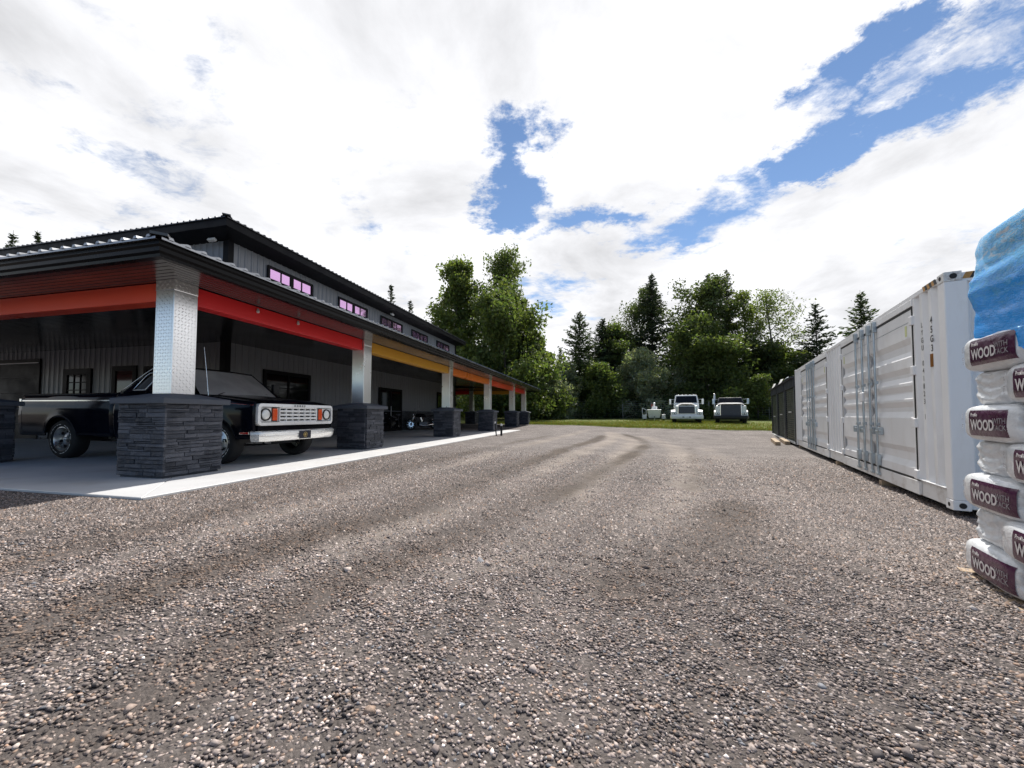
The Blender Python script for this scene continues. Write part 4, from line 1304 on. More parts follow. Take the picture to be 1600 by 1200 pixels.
        panel('rear_pillar', [(-2.33, 1.255), (-2.06, 1.255), (-2.055, 1.30), (-1.93, 1.60), (-1.87, 1.64), (-1.66, 1.665), (-1.66, 1.725), (-1.76, 1.725), (-1.86, 1.68)])
        panel('centre_pillar', [(-1.735, 1.255), (-1.60, 1.255), (-1.44, 1.70), (-1.55, 1.70)])
        panel('roof_rail', [(-1.68, 1.665), (-1.03, 1.655), (-1.03, 1.705), (-1.68, 1.72)])
        panel('front_pillar', [(-0.70, 1.25), (-0.55, 1.25), (-1.03, 1.70), (-1.11, 1.70)])
        panel('belt_rail', [(-2.06, 1.255), (-0.6, 1.255), (-0.6, 1.30), (-2.06, 1.30)], off=-0.004)
        # bright trim round the quarter window and up the back of the cab
        q = [(-2.04, 1.305), (-1.745, 1.305), (-1.585, 1.635), (-1.615, 1.655), (-1.86, 1.632), (-1.915, 1.59), (-2.045, 1.33), (-2.04, 1.305)]
        MB().tube([(x, s * (cy(z) + 0.006), z) for x, z in q], 0.008, 6, caps=False).build('window_trim', M['chrome'], T, smooth=True)
        c_ = [(-2.335, 1.262), (-2.20, 1.40), (-2.02, 1.58), (-1.92, 1.672), (-1.83, 1.722), (-1.70, 1.742), (-1.10, 1.735)]
        MB().tube([(x, s * (cy(min(z, 1.70)) + 0.012), z) for x, z in c_], 0.009, 6).build('roof_trim', M['chrome'], T, smooth=True)
        # mirror and handle
        mm = MB(); mm.box(-0.83, -0.75, min(s * 1.0, s * 1.16), max(s * 1.0, s * 1.16), 1.34, 1.53)
        mi = mm.build('mirror', M['black_plastic'], T, bevel=0.015, segs=2)
        MB().tube([(-0.78, s * 0.93, 1.29), (-0.79, s * 1.04, 1.36)], 0.012, 6).build('mirror_arm', M['chrome'], mi)
        MB().box(-1.62, -1.46, min(s * 0.985, s * 1.01), max(s * 0.985, s * 1.01), 1.03, 1.065).build('door_handle', M['chrome'], T, bevel=0.008)
        # bright strip along the flank
        for xa, xb, za, zb in ((-4.92, -2.40, 1.125, 1.112), (-2.36, -1.71, 1.112, 1.11), (-1.68, -0.51, 1.11, 1.10)):
            MB().bar((xa, s * (ys(1.12) + 0.008), za), (xb, s * (ys(1.11) + 0.008), zb), 0.012, 0.020).build('flank_trim', M['chrome'], T)
        MB().tube([(-0.48, s * (ys(1.08) + 0.008), 1.085), (0.3, s * (ys(1.04) + 0.008), 1.045), (0.60, s * (ys(1.02) + 0.004), 1.022), (0.78, s * (ys(1.0) - 0.022), 1.01)], 0.009, 6).build('flank_trim', M['chrome'], T)
        # front side marker
        mk = MB().box(0.50, 0.70, min(s * 0.955, s * 0.982), max(s * 0.955, s * 0.982), 0.515, 0.565)
        mko = mk.build('side_marker', M['chrome'], T, bevel=0.006)
        MB().box(0.52, 0.68, min(s * 0.98, s * 0.986), max(s * 0.98, s * 0.986), 0.525, 0.555).build('marker_lens', M['red_lens'], mko)
        # inner wheel wells
        for c in (FA, RA):
            w_ = MB()
            ya, yb = s * 0.42, s * 0.93
            def wf(u, v, c=c, ya=ya, yb=yb):
                a = PI * u; return (c + 0.46 * math.cos(a), ya + (yb - ya) * v, 0.36 + 0.46 * math.sin(a))
            w_.grid(wf, 16, 1); w_.quad((c - 0.46, ya, 0.3), (c + 0.46, ya, 0.3), (c + 0.46, ya, 0.84), (c - 0.46, ya, 0.84))
            w_.build('wheel_well', M['black_plastic'], T)
        wheel(T, FA, s * 0.835, 0.365, 0.25, s, 0.04)
        wheel(T, RA, s * 0.835, 0.375, 0.28, s, 0.10)
    MB().add([(-2.30, -0.87, 1.27), (-2.30, 0.87, 1.27), (-1.76, 0.72, 1.715), (-1.76, -0.72, 1.715)], [(0, 1, 2, 3)]).build('rear_window', M['side_glass'], T)
    MB().box(-2.37, -2.30, -0.92, 0.92, 0.45, 1.27).build('cab_back', P, T)
    MB().grid(lambda u, v: (-0.52 + 0.10 * (1 - (2 * v - 1) ** 2) - 0.53 * u, (-0.85 + 1.70 * v) * (1 - 0.155 * u), 1.215 + 0.485 * u), 8, 16).build('windscreen', M['dusty_glass'], T, smooth=True)
    MB().bar((-1.06, -0.70, 1.712), (-1.06, 0.70, 1.712), 0.05, 0.03).build('header_rail', P, T, bevel=0.005)
    for y0, y1 in ((-0.55, 0.02), (0.08, 0.62)):
        w = MB(); w.tube([(-0.44, y0 - 0.02, 1.225), (-0.50, y0 + 0.12, 1.262), (-0.545, y1, 1.275)], 0.008, 5)
        w.build('wiper', M['black_plastic'], T)
    MB().tube([(-0.36, -0.83, 1.19), (-0.40, -0.845, 1.62), (-0.45, -0.86, 2.06)], [0.006, 0.004, 0.003], 6).build('antenna', M['chrome'], T)
    # front: surround, lamps, grille bars
    gx = 0.815; gz0, gz1, gy = 0.665, 1.045, 0.935
    def rrect(hy, z0, z1, r, n=6):
        pts = []
        for cy_, cz, a0 in ((hy - r, z1 - r, 0), (-hy + r, z1 - r, PI / 2), (-hy + r, z0 + r, PI), (hy - r, z0 + r, 1.5 * PI)):
            for k in range(n + 1):
                a = a0 + PI / 2 * k / n
                pts.append((cy_ + r * math.cos(a), cz + r * math.sin(a)))
        return pts
    o_ = rrect(gy, gz0, gz1, 0.075); i_ = rrect(gy - 0.045, gz0 + 0.055, gz1 - 0.055, 0.035)
    sur = MB(); n = len(o_)
    bow = lambda y: 0.02 * (1 - (y / gy) ** 2)
    v = [(gx - 0.10 + bow(y) * 0, y, z) for y, z in o_] + [(gx + 0.02 + bow(y), y, z) for y, z in o_] + [(gx + 0.025 + bow(y), y, z) for y, z in i_] + [(gx - 0.02, y, z) for y, z in i_]
    f = []
    for k in range(3):
        for j in range(n):
            j2 = (j + 1) % n
            f.append((k * n + j, k * n + j2, (k + 1) * n + j2, (k + 1) * n + j))
    sur.add(v, f).build('grille_surround', M['grille_silver'], T, smooth=math.radians(30))
    MB().box(gx - 0.06, gx - 0.045, -0.92, 0.92, gz0 + 0.02, gz1 - 0.02).build('grille_back', M['black_plastic'], T)
    gr = MB().box(gx - 0.03, gx - 0.012, -0.47, 0.47, 0.715, 0.725).build('grille', M['grille_silver'], T)
    zr = [0.722, 0.787, 0.852, 0.917, 0.984]
    for k, z in enumerate(zr):
        MB().box(gx - 0.035, gx + 0.018, -0.465, 0.465, z - 0.0195, z + 0.0195).build('grille_bar', M['grille_silver'], gr, bevel=0.006)
    for k in range(7):
        y = -0.462 + 0.924 * k / 6
        MB().box(gx - 0.035, gx + 0.010, y - 0.009, y + 0.009, 0.72, 0.985).build('grille_divider', M['grille_silver'], gr)
    for s in (-1, 1):
        y0, y1 = min(s * 0.485, s * 0.885), max(s * 0.485, s * 0.885)
        bz = MB(); bz.box(gx - 0.04, gx - 0.006, y0, y1, 0.728, 0.982)
        bez = bz.build('lamp_panel', M['grille_silver'], T, bevel=0.01)
        hl = MB().lathe([(0.0, 0.045), (0.04, 0.042), (0.075, 0.030), (0.092, 0.012), (0.094, 0.0)], (gx - 0.01, s * 0.765, 0.856), (1, 0, 0), 28)
        hlo = hl.build('headlight', M['lamp_glass'], T, smooth=True)
        MB().lathe([(0.092, 0.0), (0.096, 0.028), (0.106, 0.028), (0.112, 0.0)], (gx - 0.008, s * 0.765, 0.856), (1, 0, 0), 28).build('headlight_ring', M['black_plastic'], hlo, smooth=math.radians(40))
        ts = MB().box(gx - 0.01, gx + 0.022, min(s * 0.52, s * 0.625), max(s * 0.52, s * 0.625), 0.748, 0.965).build('turn_signal', M['amber_lens'], T, bevel=0.016, segs=3)
        MB().box(gx - 0.012, gx + 0.004, min(s * 0.508, s * 0.637), max(s * 0.508, s * 0.637), 0.736, 0.977).build('signal_frame', M['black_plastic'], ts, bevel=0.006)
    me = text_mesh('name_lettering', 'DODGE', 0.046, M['black_plastic'], 0.002, 'CENTER', 2.2, bold=0.0015)
    place(me, (gx + 0.048, -0.03, 1.002), (0, 1, 0), (0, 0, 1)); link('name_lettering', me, T)
    # bumper wrapped round the corners
    path = [(0.42, -1.0), (0.74, -0.985), (0.86, -0.93), (0.925, -0.80), (0.945, -0.4), (0.95, 0.0), (0.945, 0.4), (0.925, 0.80), (0.86, 0.93), (0.74, 0.985), (0.42, 1.0)]
    prof = [(-0.05, 0.565), (-0.012, 0.575), (0.012, 0.555), (0.018, 0.52), (0.006, 0.505), (0.010, 0.495), (0.0, 0.44), (-0.03, 0.395), (-0.06, 0.392), (-0.055, 0.48)]
    MB().sweep(prof, path[1:-1]).build('front_bumper', M['bumper_metal'], T, smooth=math.radians(30))
    MB().box(0.62, 0.80, -0.9, 0.9, 0.56, 0.665).build('front_valance', P, T)
    pl = MB().box(0.962, 0.972, -0.15, 0.15, 0.41, 0.555).build('number_plate', M['plate'], T, bevel=0.004)
    MB().lathe([(0.040, 0.0), (0.050, 0.0), (0.050, 0.004), (0.040, 0.004)], (0.9725, 0.0, 0.482), (1, 0, 0), 24, closed=True).build('plate_ring', M['gold'], pl)
    MB().lathe([(0.0, 0.003), (0.024, 0.003), (0.026, 0.0)], (0.9725, 0.0, 0.482), (1, 0, 0), 14).build('plate_emblem', M['gold'], pl)
    # underside
    MB().box(-4.8, 0.55, -0.40, -0.30, 0.42, 0.52).build('chassis_rail', M['black_plastic'], T)
    MB().box(-4.8, 0.55, 0.30, 0.40, 0.42, 0.52).build('chassis_rail', M['black_plastic'], T)
    MB().tube([(0.02, -0.75, 0.32), (0.05, -0.3, 0.30), (0.05, 0.3, 0.30), (0.02, 0.75, 0.32)], 0.035, 8).build('front_axle', M['black_plastic'], T)
    MB().tube([(RA, -0.75, 0.37), (RA, 0.75, 0.37)], 0.05, 8).build('rear_axle', M['black_plastic'], T)
    MB().box(-0.4, 0.5, -0.28, 0.28, 0.30, 0.5).build('engine_sump', M['black_plastic'], T, bevel=0.05)
    MB().tube([(0.35, -0.7, 0.36), (0.45, -0.2, 0.33), (0.4, 0.5, 0.36)], 0.014, 6).build('tie_rod', M['alloy'], T)
    MB().tube([(-2.2, -0.35, 0.36), (-3.2, -0.45, 0.38), (-4.6, -0.62, 0.42)], 0.03, 8).build('exhaust_pipe', M['alloy'], T)
    MB().box(-2.3, -0.5, -0.9, 0.9, 0.42, 0.46).build('cab_floor', M['black_plastic'], T)
    MB().box(-1.6, -1.2, -0.75, 0.75, 0.6, 1.32).build('bench_seat', M['black_plastic'], T, bevel=0.05, segs=2)
build_pickup()

# ================================================================ motorcycle by the workshop wall
M['engine_grey'] = pmat('engine_grey', (0.10, 0.10, 0.10), 0.35, 0.6, 0.3, 12)
def build_motorcycle():
    T = thing('motorcycle', 'dark motorcycle with chrome parts parked against the workshop wall', 'motorcycle', bw(-5.40, 17.75, SLAB_Z), -B_YAW - 0.75 - PI / 2)
    BP = M['black_plastic']; CH = M['chrome']
    # forward is +x
    for x, w in ((0.74, 0.10), (-0.74, 0.15)):
        r = 0.31
        t = MB().lathe([(r * 0.74, -w / 2 * 0.7), (r * 0.88, -w / 2), (r, -w * 0.2), (r, w * 0.2), (r * 0.88, w / 2), (r * 0.74, w / 2 * 0.7)], (x, 0, r), (0, 1, 0), 28)
        ty = t.build('wheel', M['rubber'], T, smooth=True)
        sp = MB()
        for k in range(9):
            a = k * 2 * PI / 9
            sp.bar((x, 0, r), (x + math.cos(a) * r * 0.75, 0, r + math.sin(a) * r * 0.75), 0.03, 0.014)
        sp.lathe([(r * 0.74, -0.04), (r * 0.78, 0.0), (r * 0.74, 0.04)], (x, 0, r), (0, 1, 0), 28)
        sp.lathe([(0.05, -0.07), (0.06, 0), (0.05, 0.07)], (x, 0, r), (0, 1, 0), 12)
        so = sp.build('spokes', CH, ty); so['kind'] = 'stuff'
        MB().lathe([(0.08, 0.0), (0.14, 0.0), (0.14, 0.006), (0.08, 0.006)], (x, 0.07, r), (0, 1, 0), 20, closed=True).build('brake_disc', CH, ty)
    for s in (-0.09, 0.09):
        MB().tube([(0.74, s, 0.31), (0.60, s, 0.66), (0.46, s, 0.98)], 0.024, 8).build('fork', CH, T, smooth=True)
    MB().tube([(0.30, -0.40, 1.07), (0.38, -0.30, 1.08), (0.46, -0.1, 1.0), (0.46, 0.1, 1.0), (0.38, 0.30, 1.08), (0.30, 0.40, 1.07)], 0.013, 8).build('handlebar', CH, T, smooth=True)
    MB().lathe([(0.0, 0.03), (0.07, 0.02), (0.09, -0.02), (0.07, -0.10), (0.0, -0.13)], (0.62, 0, 0.86), (1, 0, 0), 20).build('headlight', CH, T, smooth=True)
    def tank(u, v):
        a = 2 * PI * v; x = -0.12 + 0.56 * u; w = 0.15 * math.sin(PI * min(1, u * 0.9 + 0.12)) ** 0.6
        return (x, w * math.cos(a), 0.80 + 0.04 * u + 0.12 * math.sin(a) * (0.5 + 0.5 * math.sin(PI * (u * 0.8 + 0.15))))
    MB().grid(tank, 14, 18).build('fuel_tank', M['truck_paint'], T, smooth=True)
    MB().add(*(lambda p: ([(x, y, z) for x, y, z in p], [(0, 1, 2, 3), (4, 7, 6, 5), (0, 4, 5, 1), (1, 5, 6, 2), (2, 6, 7, 3), (3, 7, 4, 0)]))([(-0.75, -0.12, 0.78), (-0.1, -0.13, 0.72), (-0.1, 0.13, 0.72), (-0.75, 0.12, 0.78), (-0.80, -0.10, 0.86), (-0.1, -0.12, 0.80), (-0.1, 0.12, 0.80), (-0.80, 0.10, 0.86)])).build('seat', BP, T, bevel=0.03, segs=2)
    e = MB(); e.box(-0.22, 0.30, -0.17, 0.17, 0.22, 0.46)
    e.build('engine', M['engine_grey'], T, bevel=0.04, segs=2)
    for a in (0.35, -0.35):
        c = MB()
        for k in range(7):
            d = Vector((math.sin(a), 0, math.cos(a)))
            c.lathe([(0.0, -0.008), (0.085, -0.008), (0.085, 0.008), (0.0, 0.008)], Vector((0.06, 0, 0.42)) + d * (0.07 + 0.035 * k), d, 14)
        co = c.build('cylinder', CH, T); co['kind'] = 'stuff'
    for s, z in ((-0.17, 0.30), (0.17, 0.36)):
        MB().tube([(0.22, s * 0.8, 0.42), (0.30, s, 0.28), (0.0, s * 1.1, 0.22), (-0.85, s * 1.2, z)], [0.022, 0.025, 0.03, 0.045], 8).build('exhaust_pipe', CH, T, smooth=True)
    fr = MB(); fr.tube([(0.46, 0, 0.95), (0.36, 0, 0.40), (0.2, 0, 0.2), (-0.4, 0, 0.2), (-0.45, 0, 0.6), (-0.1, 0, 0.74), (0.46, 0, 0.9)], 0.02, 8)
    fr.build('frame', BP, T)
    for x, r in ((0.74, 0.36), (-0.74, 0.37)):
        MB().grid(lambda u, v: (x + r * math.cos(0.5 + u * 2.0), -0.09 + 0.18 * v, 0.31 + r * math.sin(0.5 + u * 2.0)), 12, 3).build('mudguard', M['truck_paint'], T, smooth=True)
    MB().tube([(-0.55, -0.1, 0.35), (-0.62, -0.12, 0.66)], 0.03, 8).build('shock_absorber', CH, T)
    MB().tube([(-0.05, 0.1, 0.25), (-0.15, 0.30, 0.0)], 0.014, 6).build('side_stand', CH, T)
    for s in (-1, 1):
        MB().tube([(0.36, s * 0.32, 1.08), (0.33, s * 0.36, 1.22)], 0.006, 5).build('mirror_stem', CH, T)
        MB().lathe([(0, 0.012), (0.05, 0.01), (0.055, 0.0), (0.0, -0.004)], (0.33, s * 0.36, 1.25), (-1, 0, 0), 14).build('mirror', CH, T)
    T.rotation_euler = (0.12, 0, T.rotation_euler.z)
build_motorcycle()

# ================================================================ two short posts at the slab edge
def bollard(name, label, x, y, h, r, lean):
    T = thing(name, label, 'post', bw(x, y, 0.0), -B_YAW)
    z0 = gh(*bw(x, y).to_2d()) - 0.02
    MB().tube([(0, 0, z0), (lean, 0, h)], r, 12).build('post_body', M['black_plastic'], T, smooth=math.radians(40))
    MB().lathe([(0.0, 0.06), (r * 0.9, 0.05), (r * 1.04, 0.0), (r * 1.04, -0.03), (r, -0.03)], (lean, 0, h), (0, 0, 1), 14).build('post_cap', M['white_line'], T, smooth=math.radians(40))
bollard('marker_post', 'thin leaning dark post with white cap at the slab edge', 0.22, 13.0, 0.62, 0.026, -0.06)
bollard('marker_post', 'thicker short dark post with pale cap beside the thin leaning post', 0.37, 13.25, 0.52, 0.045, 0.0)
# ================================================================ white shipping container
M['cont_white'] = pmat('white_container_paint', (0.76, 0.77, 0.78), 0.42, 0, 0.04, 1.2, bump=0.10, bscale=2.2, dirt=(0.56, 0.54, 0.50), dirt_amt=0.35, stretch=(1, 1, 0.35))
M['cont_rust'] = pmat('chipped_white_paint', (0.62, 0.63, 0.62), 0.55, 0, 0.1, 6, dirt=(0.13, 0.055, 0.025), dirt_amt=1.0)
M['galv'] = pmat('galvanised_steel', (0.46, 0.52, 0.56), 0.38, 0.85, 0.12, 7, rvar=0.1)
M['gasket'] = pmat('black_gasket', (0.010, 0.010, 0.011), 0.6)
M['decal_black'] = pmat('black_decal', (0.012, 0.012, 0.014), 0.5)
M['decal_brown'] = pmat('brown_plate', (0.30, 0.12, 0.02), 0.35, 0.3, 0.2, 30)
M['decal_lime'] = pmat('pale_yellow_sticker', (0.55, 0.58, 0.30), 0.5)
M['hazard_ochre'] = pmat('ochre_stripe', (0.42, 0.23, 0.07), 0.55, 0, 0.2, 20)
M['timber'] = pmat('weathered_timber', (0.36, 0.27, 0.18), 0.8, 0, 0.25, 6, bump=0.3, bscale=40, stretch=(1, 6, 6))
M['cont_rail'] = pmat('mud_splashed_white_paint', (0.72, 0.725, 0.72), 0.5, 0, 0.06, 2.0, dirt=(0.36, 0.31, 0.26), dirt_amt=0.75, stretch=(1, 0.6, 1))
CZ = -0.178
CL, CW, CH = 12.19, 2.438, 2.896
def build_container():
    T = thing('shipping_container', 'long white shipping container with two pairs of side doors', 'shipping container', (C_ORG.x, C_ORG.y, CZ), -C_YAW)
    Wm = M['cont_white']
    def corr(name, y0, y1, z0, z1, x=0.012, pitch=0.274, depth=0.05):
        n = max(1, round((y1 - y0) / pitch)); p = (y1 - y0) / n
        pr = [(y0, x)]
        for i in range(n):
            a = y0 + i * p
            pr += [(a + p * 0.14, x), (a + p * 0.32, x + depth), (a + p * 0.64, x + depth), (a + p * 0.82, x)]
        pr.append((y1, x))
        mb = MB()
        for (a, xa), (b, xb) in zip(pr[:-1], pr[1:]):
            mb.quad((xa, a, z0), (xb, b, z0), (xb, b, z1), (xa, a, z1))
        mb.quad((x + depth + 0.03, y0, z0), (x + depth + 0.03, y1, z0), (x + depth + 0.03, y1, z1), (x + depth + 0.03, y0, z1))
        return mb.build(name, Wm, T, fix=False)
    # corner castings and posts
    for x in (0, CW - 0.162):
        for y in (0, CL - 0.178):
            for z in (0, CH - 0.118):
                rusty = (x == 0 and y == 0 and z > 1)
                c = MB().box(x, x + 0.162, y, y + 0.178, z, z + 0.118).build('corner_casting', M['cont_rust'] if rusty else Wm, T, bevel=0.008, segs=2)
                if x == 0:
                    MB().lathe([(0.0, 0), (0.026, 0), (0.026, 0.002)], (-0.0015, y + 0.089, z + 0.059), (-1, 0, 0), 14).build('casting_hole', M['gasket'], c)
                if y == 0:
                    MB().lathe([(0.0, 0), (0.034, 0), (0.034, 0.002)], (x + 0.085, -0.0015, z + 0.059), (0, -1, 0), 16).build('casting_hole', M['gasket'], c)
            ya = y + 0.004 if y == 0 else y + 0.018
            xa = 0.004 if x == 0 else x - 0.05
            MB().box(xa, xa + 0.205, ya, ya + 0.155, 0.118, CH - 0.118).build('corner_post', Wm, T, bevel=0.012, segs=2)
    # rails
    MB().box(0.006, 0.066, 0.178, CL - 0.178, CH - 0.085, CH - 0.018).build('top_rail', Wm, T, bevel=0.006)
    MB().box(CW - 0.066, CW - 0.006, 0.178, CL - 0.178, CH - 0.085, CH - 0.018).build('top_rail', Wm, T)
    MB().box(0.034, 0.09, 0.178, CL - 0.178, 0.016, 0.235).build('bottom_rail', M['cont_rail'], T)
    MB().box(CW - 0.09, CW - 0.03, 0.178, CL - 0.178, 0.016, 0.235).build('bottom_rail', Wm, T)
    D1, D2 = (0.98, 5.05), (6.62, 10.78)
    segs = [(0.158, D1[0]), (D1[1], D2[0]), (D2[1], CL - 0.16)]
    for a, b_ in segs:
        corr('side_panel', a, b_, 0.235, CH - 0.083)
        MB().box(-0.004, 0.09, a + (0.02 if a < 0.3 else 0), b_ - (0.02 if b_ > 12 else 0), 0.232, 0.246).build('sill_ledge', Wm, T, bevel=0.003)
    # near end: recessed corrugated wall, top and bottom beams
    pr = MB(); n = 9; x0, x1 = 0.205, CW - 0.205; p = (x1 - x0) / n; pts = [(x0, 0.055)]
    for i in range(n):
        a = x0 + i * p
        pts += [(a + p * 0.14, 0.055), (a + p * 0.32, 0.095), (a + p * 0.64, 0.095), (a + p * 0.82, 0.055)]
    pts.append((x1, 0.055))
    for (a, ya), (b_, yb) in zip(pts[:-1], pts[1:]):
        pr.quad((a, ya, 0.15), (b_, yb, 0.15), (b_, yb, CH - 0.13), (a, ya, CH - 0.13))
    pr.build('end_wall', Wm, T, fix=False)
    MB().box(0.162, CW - 0.162, 0.02, 0.12, CH - 0.135, CH - 0.02).build('end_beam', Wm, T, bevel=0.006)
    MB().box(0.162, CW - 0.162, 0.02, 0.12, 0.02, 0.155).build('end_beam', Wm, T, bevel=0.006)
    MB().box(0.05, CW - 0.05, 0.1, CL - 0.05, CH - 0.06, CH - 0.03).build('roof_panel', Wm, T)
    MB().box(CW - 0.06, CW - 0.03, 0.15, CL - 0.15, 0.2, CH - 0.05).build('far_side_panel', Wm, T)
    MB().box(0.1, CW - 0.1, CL - 0.08, CL - 0.05, 0.1, CH - 0.05).build('far_end_panel', Wm, T)
    MB().box(0.08, CW - 0.08, 0.1, CL - 0.1, 0.08, 0.14).build('floor_panel', M['gasket'], T)
    # hazard stripes on the roof edge at the near corner
    for k in range(6):
        y = 0.185 + k * 0.065
        MB().add([(0.002, y, CH - 0.088), (0.002, y + 0.065, CH - 0.088), (0.002, y + 0.10, CH - 0.016), (0.002, y + 0.035, CH - 0.016)], [(0, 1, 2, 3)]).build('hazard_stripe', M['hazard_ochre'] if k % 2 else M['decal_black'], T)
    for k in range(6):
        x = 0.165 + k * 0.065
        MB().add([(x, 0.017, CH - 0.10), (x + 0.065, 0.017, CH - 0.10), (x + 0.10, 0.017, CH - 0.022), (x + 0.035, 0.017, CH - 0.022)], [(0, 1, 2, 3)]).build('hazard_stripe', M['decal_black'] if k % 2 else M['hazard_ochre'], T)
    # doors
    GR = [(2.28, 1.99), (1.85, 1.62), (1.58, 1.38), (1.345, 1.10), (0.67, 0.37)]
    for (a, b_) in (D1, D2):
        # header, jambs, sill flush with the posts
        MB().box(0.0, 0.075, a, b_, 2.715, CH - 0.084).build('door_header', Wm, T, bevel=0.004)
        MB().box(-0.002, 0.033, a - 0.03, b_ + 0.03, 0.02, 0.212).build('door_sill', M['cont_rail'], T, bevel=0.004)
        MB().box(0.060, 0.07, a, b_, 0.213, 2.714).build('door_gasket', M['gasket'], T)
        mid = (a + b_) / 2
        for ya, yb, za, zb in ((a + 0.001, a + 0.034, 0.214, 2.713), (b_ - 0.034, b_ - 0.001, 0.214, 2.713), (a + 0.035, b_ - 0.035, 0.214, 0.244), (a + 0.035, b_ - 0.035, 2.677, 2.713), (mid - 0.0115, mid + 0.0115, 0.245, 2.676)):
            MB().box(0.004, 0.059, ya, yb, za, zb).build('rubber_seal', M['gasket'], T)
        for l, (ya, yb) in enumerate(((a + 0.035, mid - 0.012), (mid + 0.012, b_ - 0.035))):
            z0, z1 = 0.245, 2.675
            zs = [z0]
            prof = [(z0, 0.0)]
            for t, bt in sorted(GR, key=lambda g: g[0]):
                prof += [(bt, 0.0), (bt + 0.095, 0.042), (t - 0.085, 0.042), (t, 0.0)]
            prof.append((z1, 0.0))
            mb = MB(); fx = 0.010
            ei, ej = ya + 0.055, yb - 0.055
            for (za, da), (zb, db) in zip(prof[:-1], prof[1:]):
                mb.quad((fx + da, ei, za), (fx + da, ej, za), (fx + db, ej, zb), (fx + db, ei, zb))
            for zt, zb in GR:       # closed ends of the pressed grooves
                for y in (ei, ej):
                    mb.quad((fx, y, zb), (fx + 0.042, y, zb + 0.095), (fx + 0.042, y, zt - 0.085), (fx, y, zt))
            mb.box(fx - 0.0005, fx + 0.045, ya, ei, z0, z1); mb.box(fx - 0.0005, fx + 0.045, ej, yb, z0, z1)
            d = mb.build('door', Wm, T, fix=False)
            MB().box(fx - 0.002, fx + 0.002, ei, ej, 2.50, 2.508).build('panel_seam', M['galv'], d)
            rods = (mid - 0.46, mid - 0.13) if l == 0 else (mid + 0.28, mid + 0.70)
            if a > 5: rods = (mid - 0.45, mid - 0.10) if l == 0 else (mid + 0.28, mid + 0.68)
            for ri, y in enumerate(rods):
                r_ = MB().tube([(-0.028, y, 0.10), (-0.028, y, 2.775)], 0.018, 10)
                rod = r_.build('locking_bar', M['galv'], d, smooth=math.radians(40))
                for z, hgt in ((0.255, 0.20), (2.62, 0.18)):
                    MB().box(-0.052, 0.012, y - 0.042, y + 0.042, z, z + hgt).build('bar_guide', M['galv'], d, bevel=0.008)
                for z in (1.72, 0.98):
                    MB().box(-0.046, 0.012, y - 0.028, y + 0.034, z - 0.03, z + 0.03).build('bar_bracket', M['galv'], d, bevel=0.006)
                for z in (0.085, 2.76):
                    MB().box(-0.050, 0.0, y - 0.045, y + 0.045, z, z + 0.05).build('bar_keeper', M['galv'], d, bevel=0.006)
                # lever handle
                sgn = -1 if l == 0 else 1
                MB().bar((-0.045, y, 0.86 + 0.02 * ri), (-0.045, y + sgn * 0.24, 0.86 + 0.02 * ri), 0.014, 0.034).build('lever_handle', M['galv'], d, bevel=0.004)
                MB().box(-0.06, 0.012, y + sgn * 0.17 - 0.02, y + sgn * 0.17 + 0.02, 0.80, 0.93).build('handle_catch', M['galv'], d, bevel=0.006)
            hy = a + 0.0 if l == 0 else b_ + 0.0
            for z in (0.30, 1.03, 1.78, 2.50):
                MB().box(-0.024, 0.03, hy - 0.045, hy + 0.055, z - 0.065, z + 0.065).build('hinge', Wm, d, bevel=0.010, segs=2)
            sy = ya + 0.22 if l == 0 else yb - 0.22
            MB().box(fx - 0.0035, fx - 0.001, sy - 0.035, sy + 0.035, 2.31, 2.47).build('sticker', M['decal_lime'], d)
        # lock box over the middle
        MB().box(-0.085, -0.045, mid + 0.10, mid + 0.30, 1.40, 1.58).build('lock_box', Wm, T, bevel=0.02, segs=2)
    # lettering down the near panel
    p0 = 0.822 / 3
    for i, ch in enumerate('45G3'):
        me = text_mesh('type_code', ch, 0.125, M['decal_black'], 0.0, 'CENTER', bold=0.003)
        place(me, (0.0095, 0.405, 2.345 - 0.122 * i), (0, -1, 0), (0, 0, 1)); link('type_code', me, T)
    MB().box(0.006, 0.0105, 0.385, 0.465, 1.775, 1.945).build('data_plate', M['decal_brown'], T)
    for i, ch in enumerate('LYGU 041823 1'):
        if ch == ' ': continue
        me = text_mesh('serial_lettering', ch, 0.10, M['decal_black'], 0.0, 'CENTER', bold=0.0005)
        place(me, (0.0095, 0.69, 2.345 - 0.105 * i), (0, -1, 0), (0, 0, 1)); link('serial_lettering', me, T)
build_container()
def wood_block(label, x, y, ln, h0):
    p = cw(x, y); z = gh(p.x, p.y) - 0.01
    o = MB().box(-0.22, ln, -0.07, 0.07, 0, h0 - z).build('wood_block', M['timber'], None, bevel=0.006)
    o.location = (p.x, p.y, z); o.rotation_euler = (0, 0, -C_YAW)
    tag(o, label, 'wood block', 'blocks under the container')
wood_block('timber block under the white container below its nearest locking bar', 0.21, 2.55, 0.9, CZ - 0.003)
wood_block('timber block under the white container between its two pairs of doors', 0.24, 5.9, 0.9, CZ - 0.003)
wood_block('timber block under the white container at its far end', 0.24, 11.7, 0.9, CZ - 0.003)
for x, y0, y1, lab in ((-0.55, 12.7, 15.9, 'long squared timber lying on the gravel in front of the sheds, farther from them'), (-0.16, 13.3, 16.4, 'long squared timber lying right along the front of the sheds')):
    p = cw(x, y0); p2 = cw(x + 0.1, y1); z = gh(p.x, p.y)
    mb = MB(); d = Vector((p2.x - p.x, p2.y - p.y, 0)); mb.bar((0, 0, 0.075), (d.x, d.y, 0.075), 0.18, 0.15)
    o = mb.build('squared_timber', M['timber'], None, bevel=0.006); o.location = (p.x, p.y, z)
    tag(o, lab, 'timber')

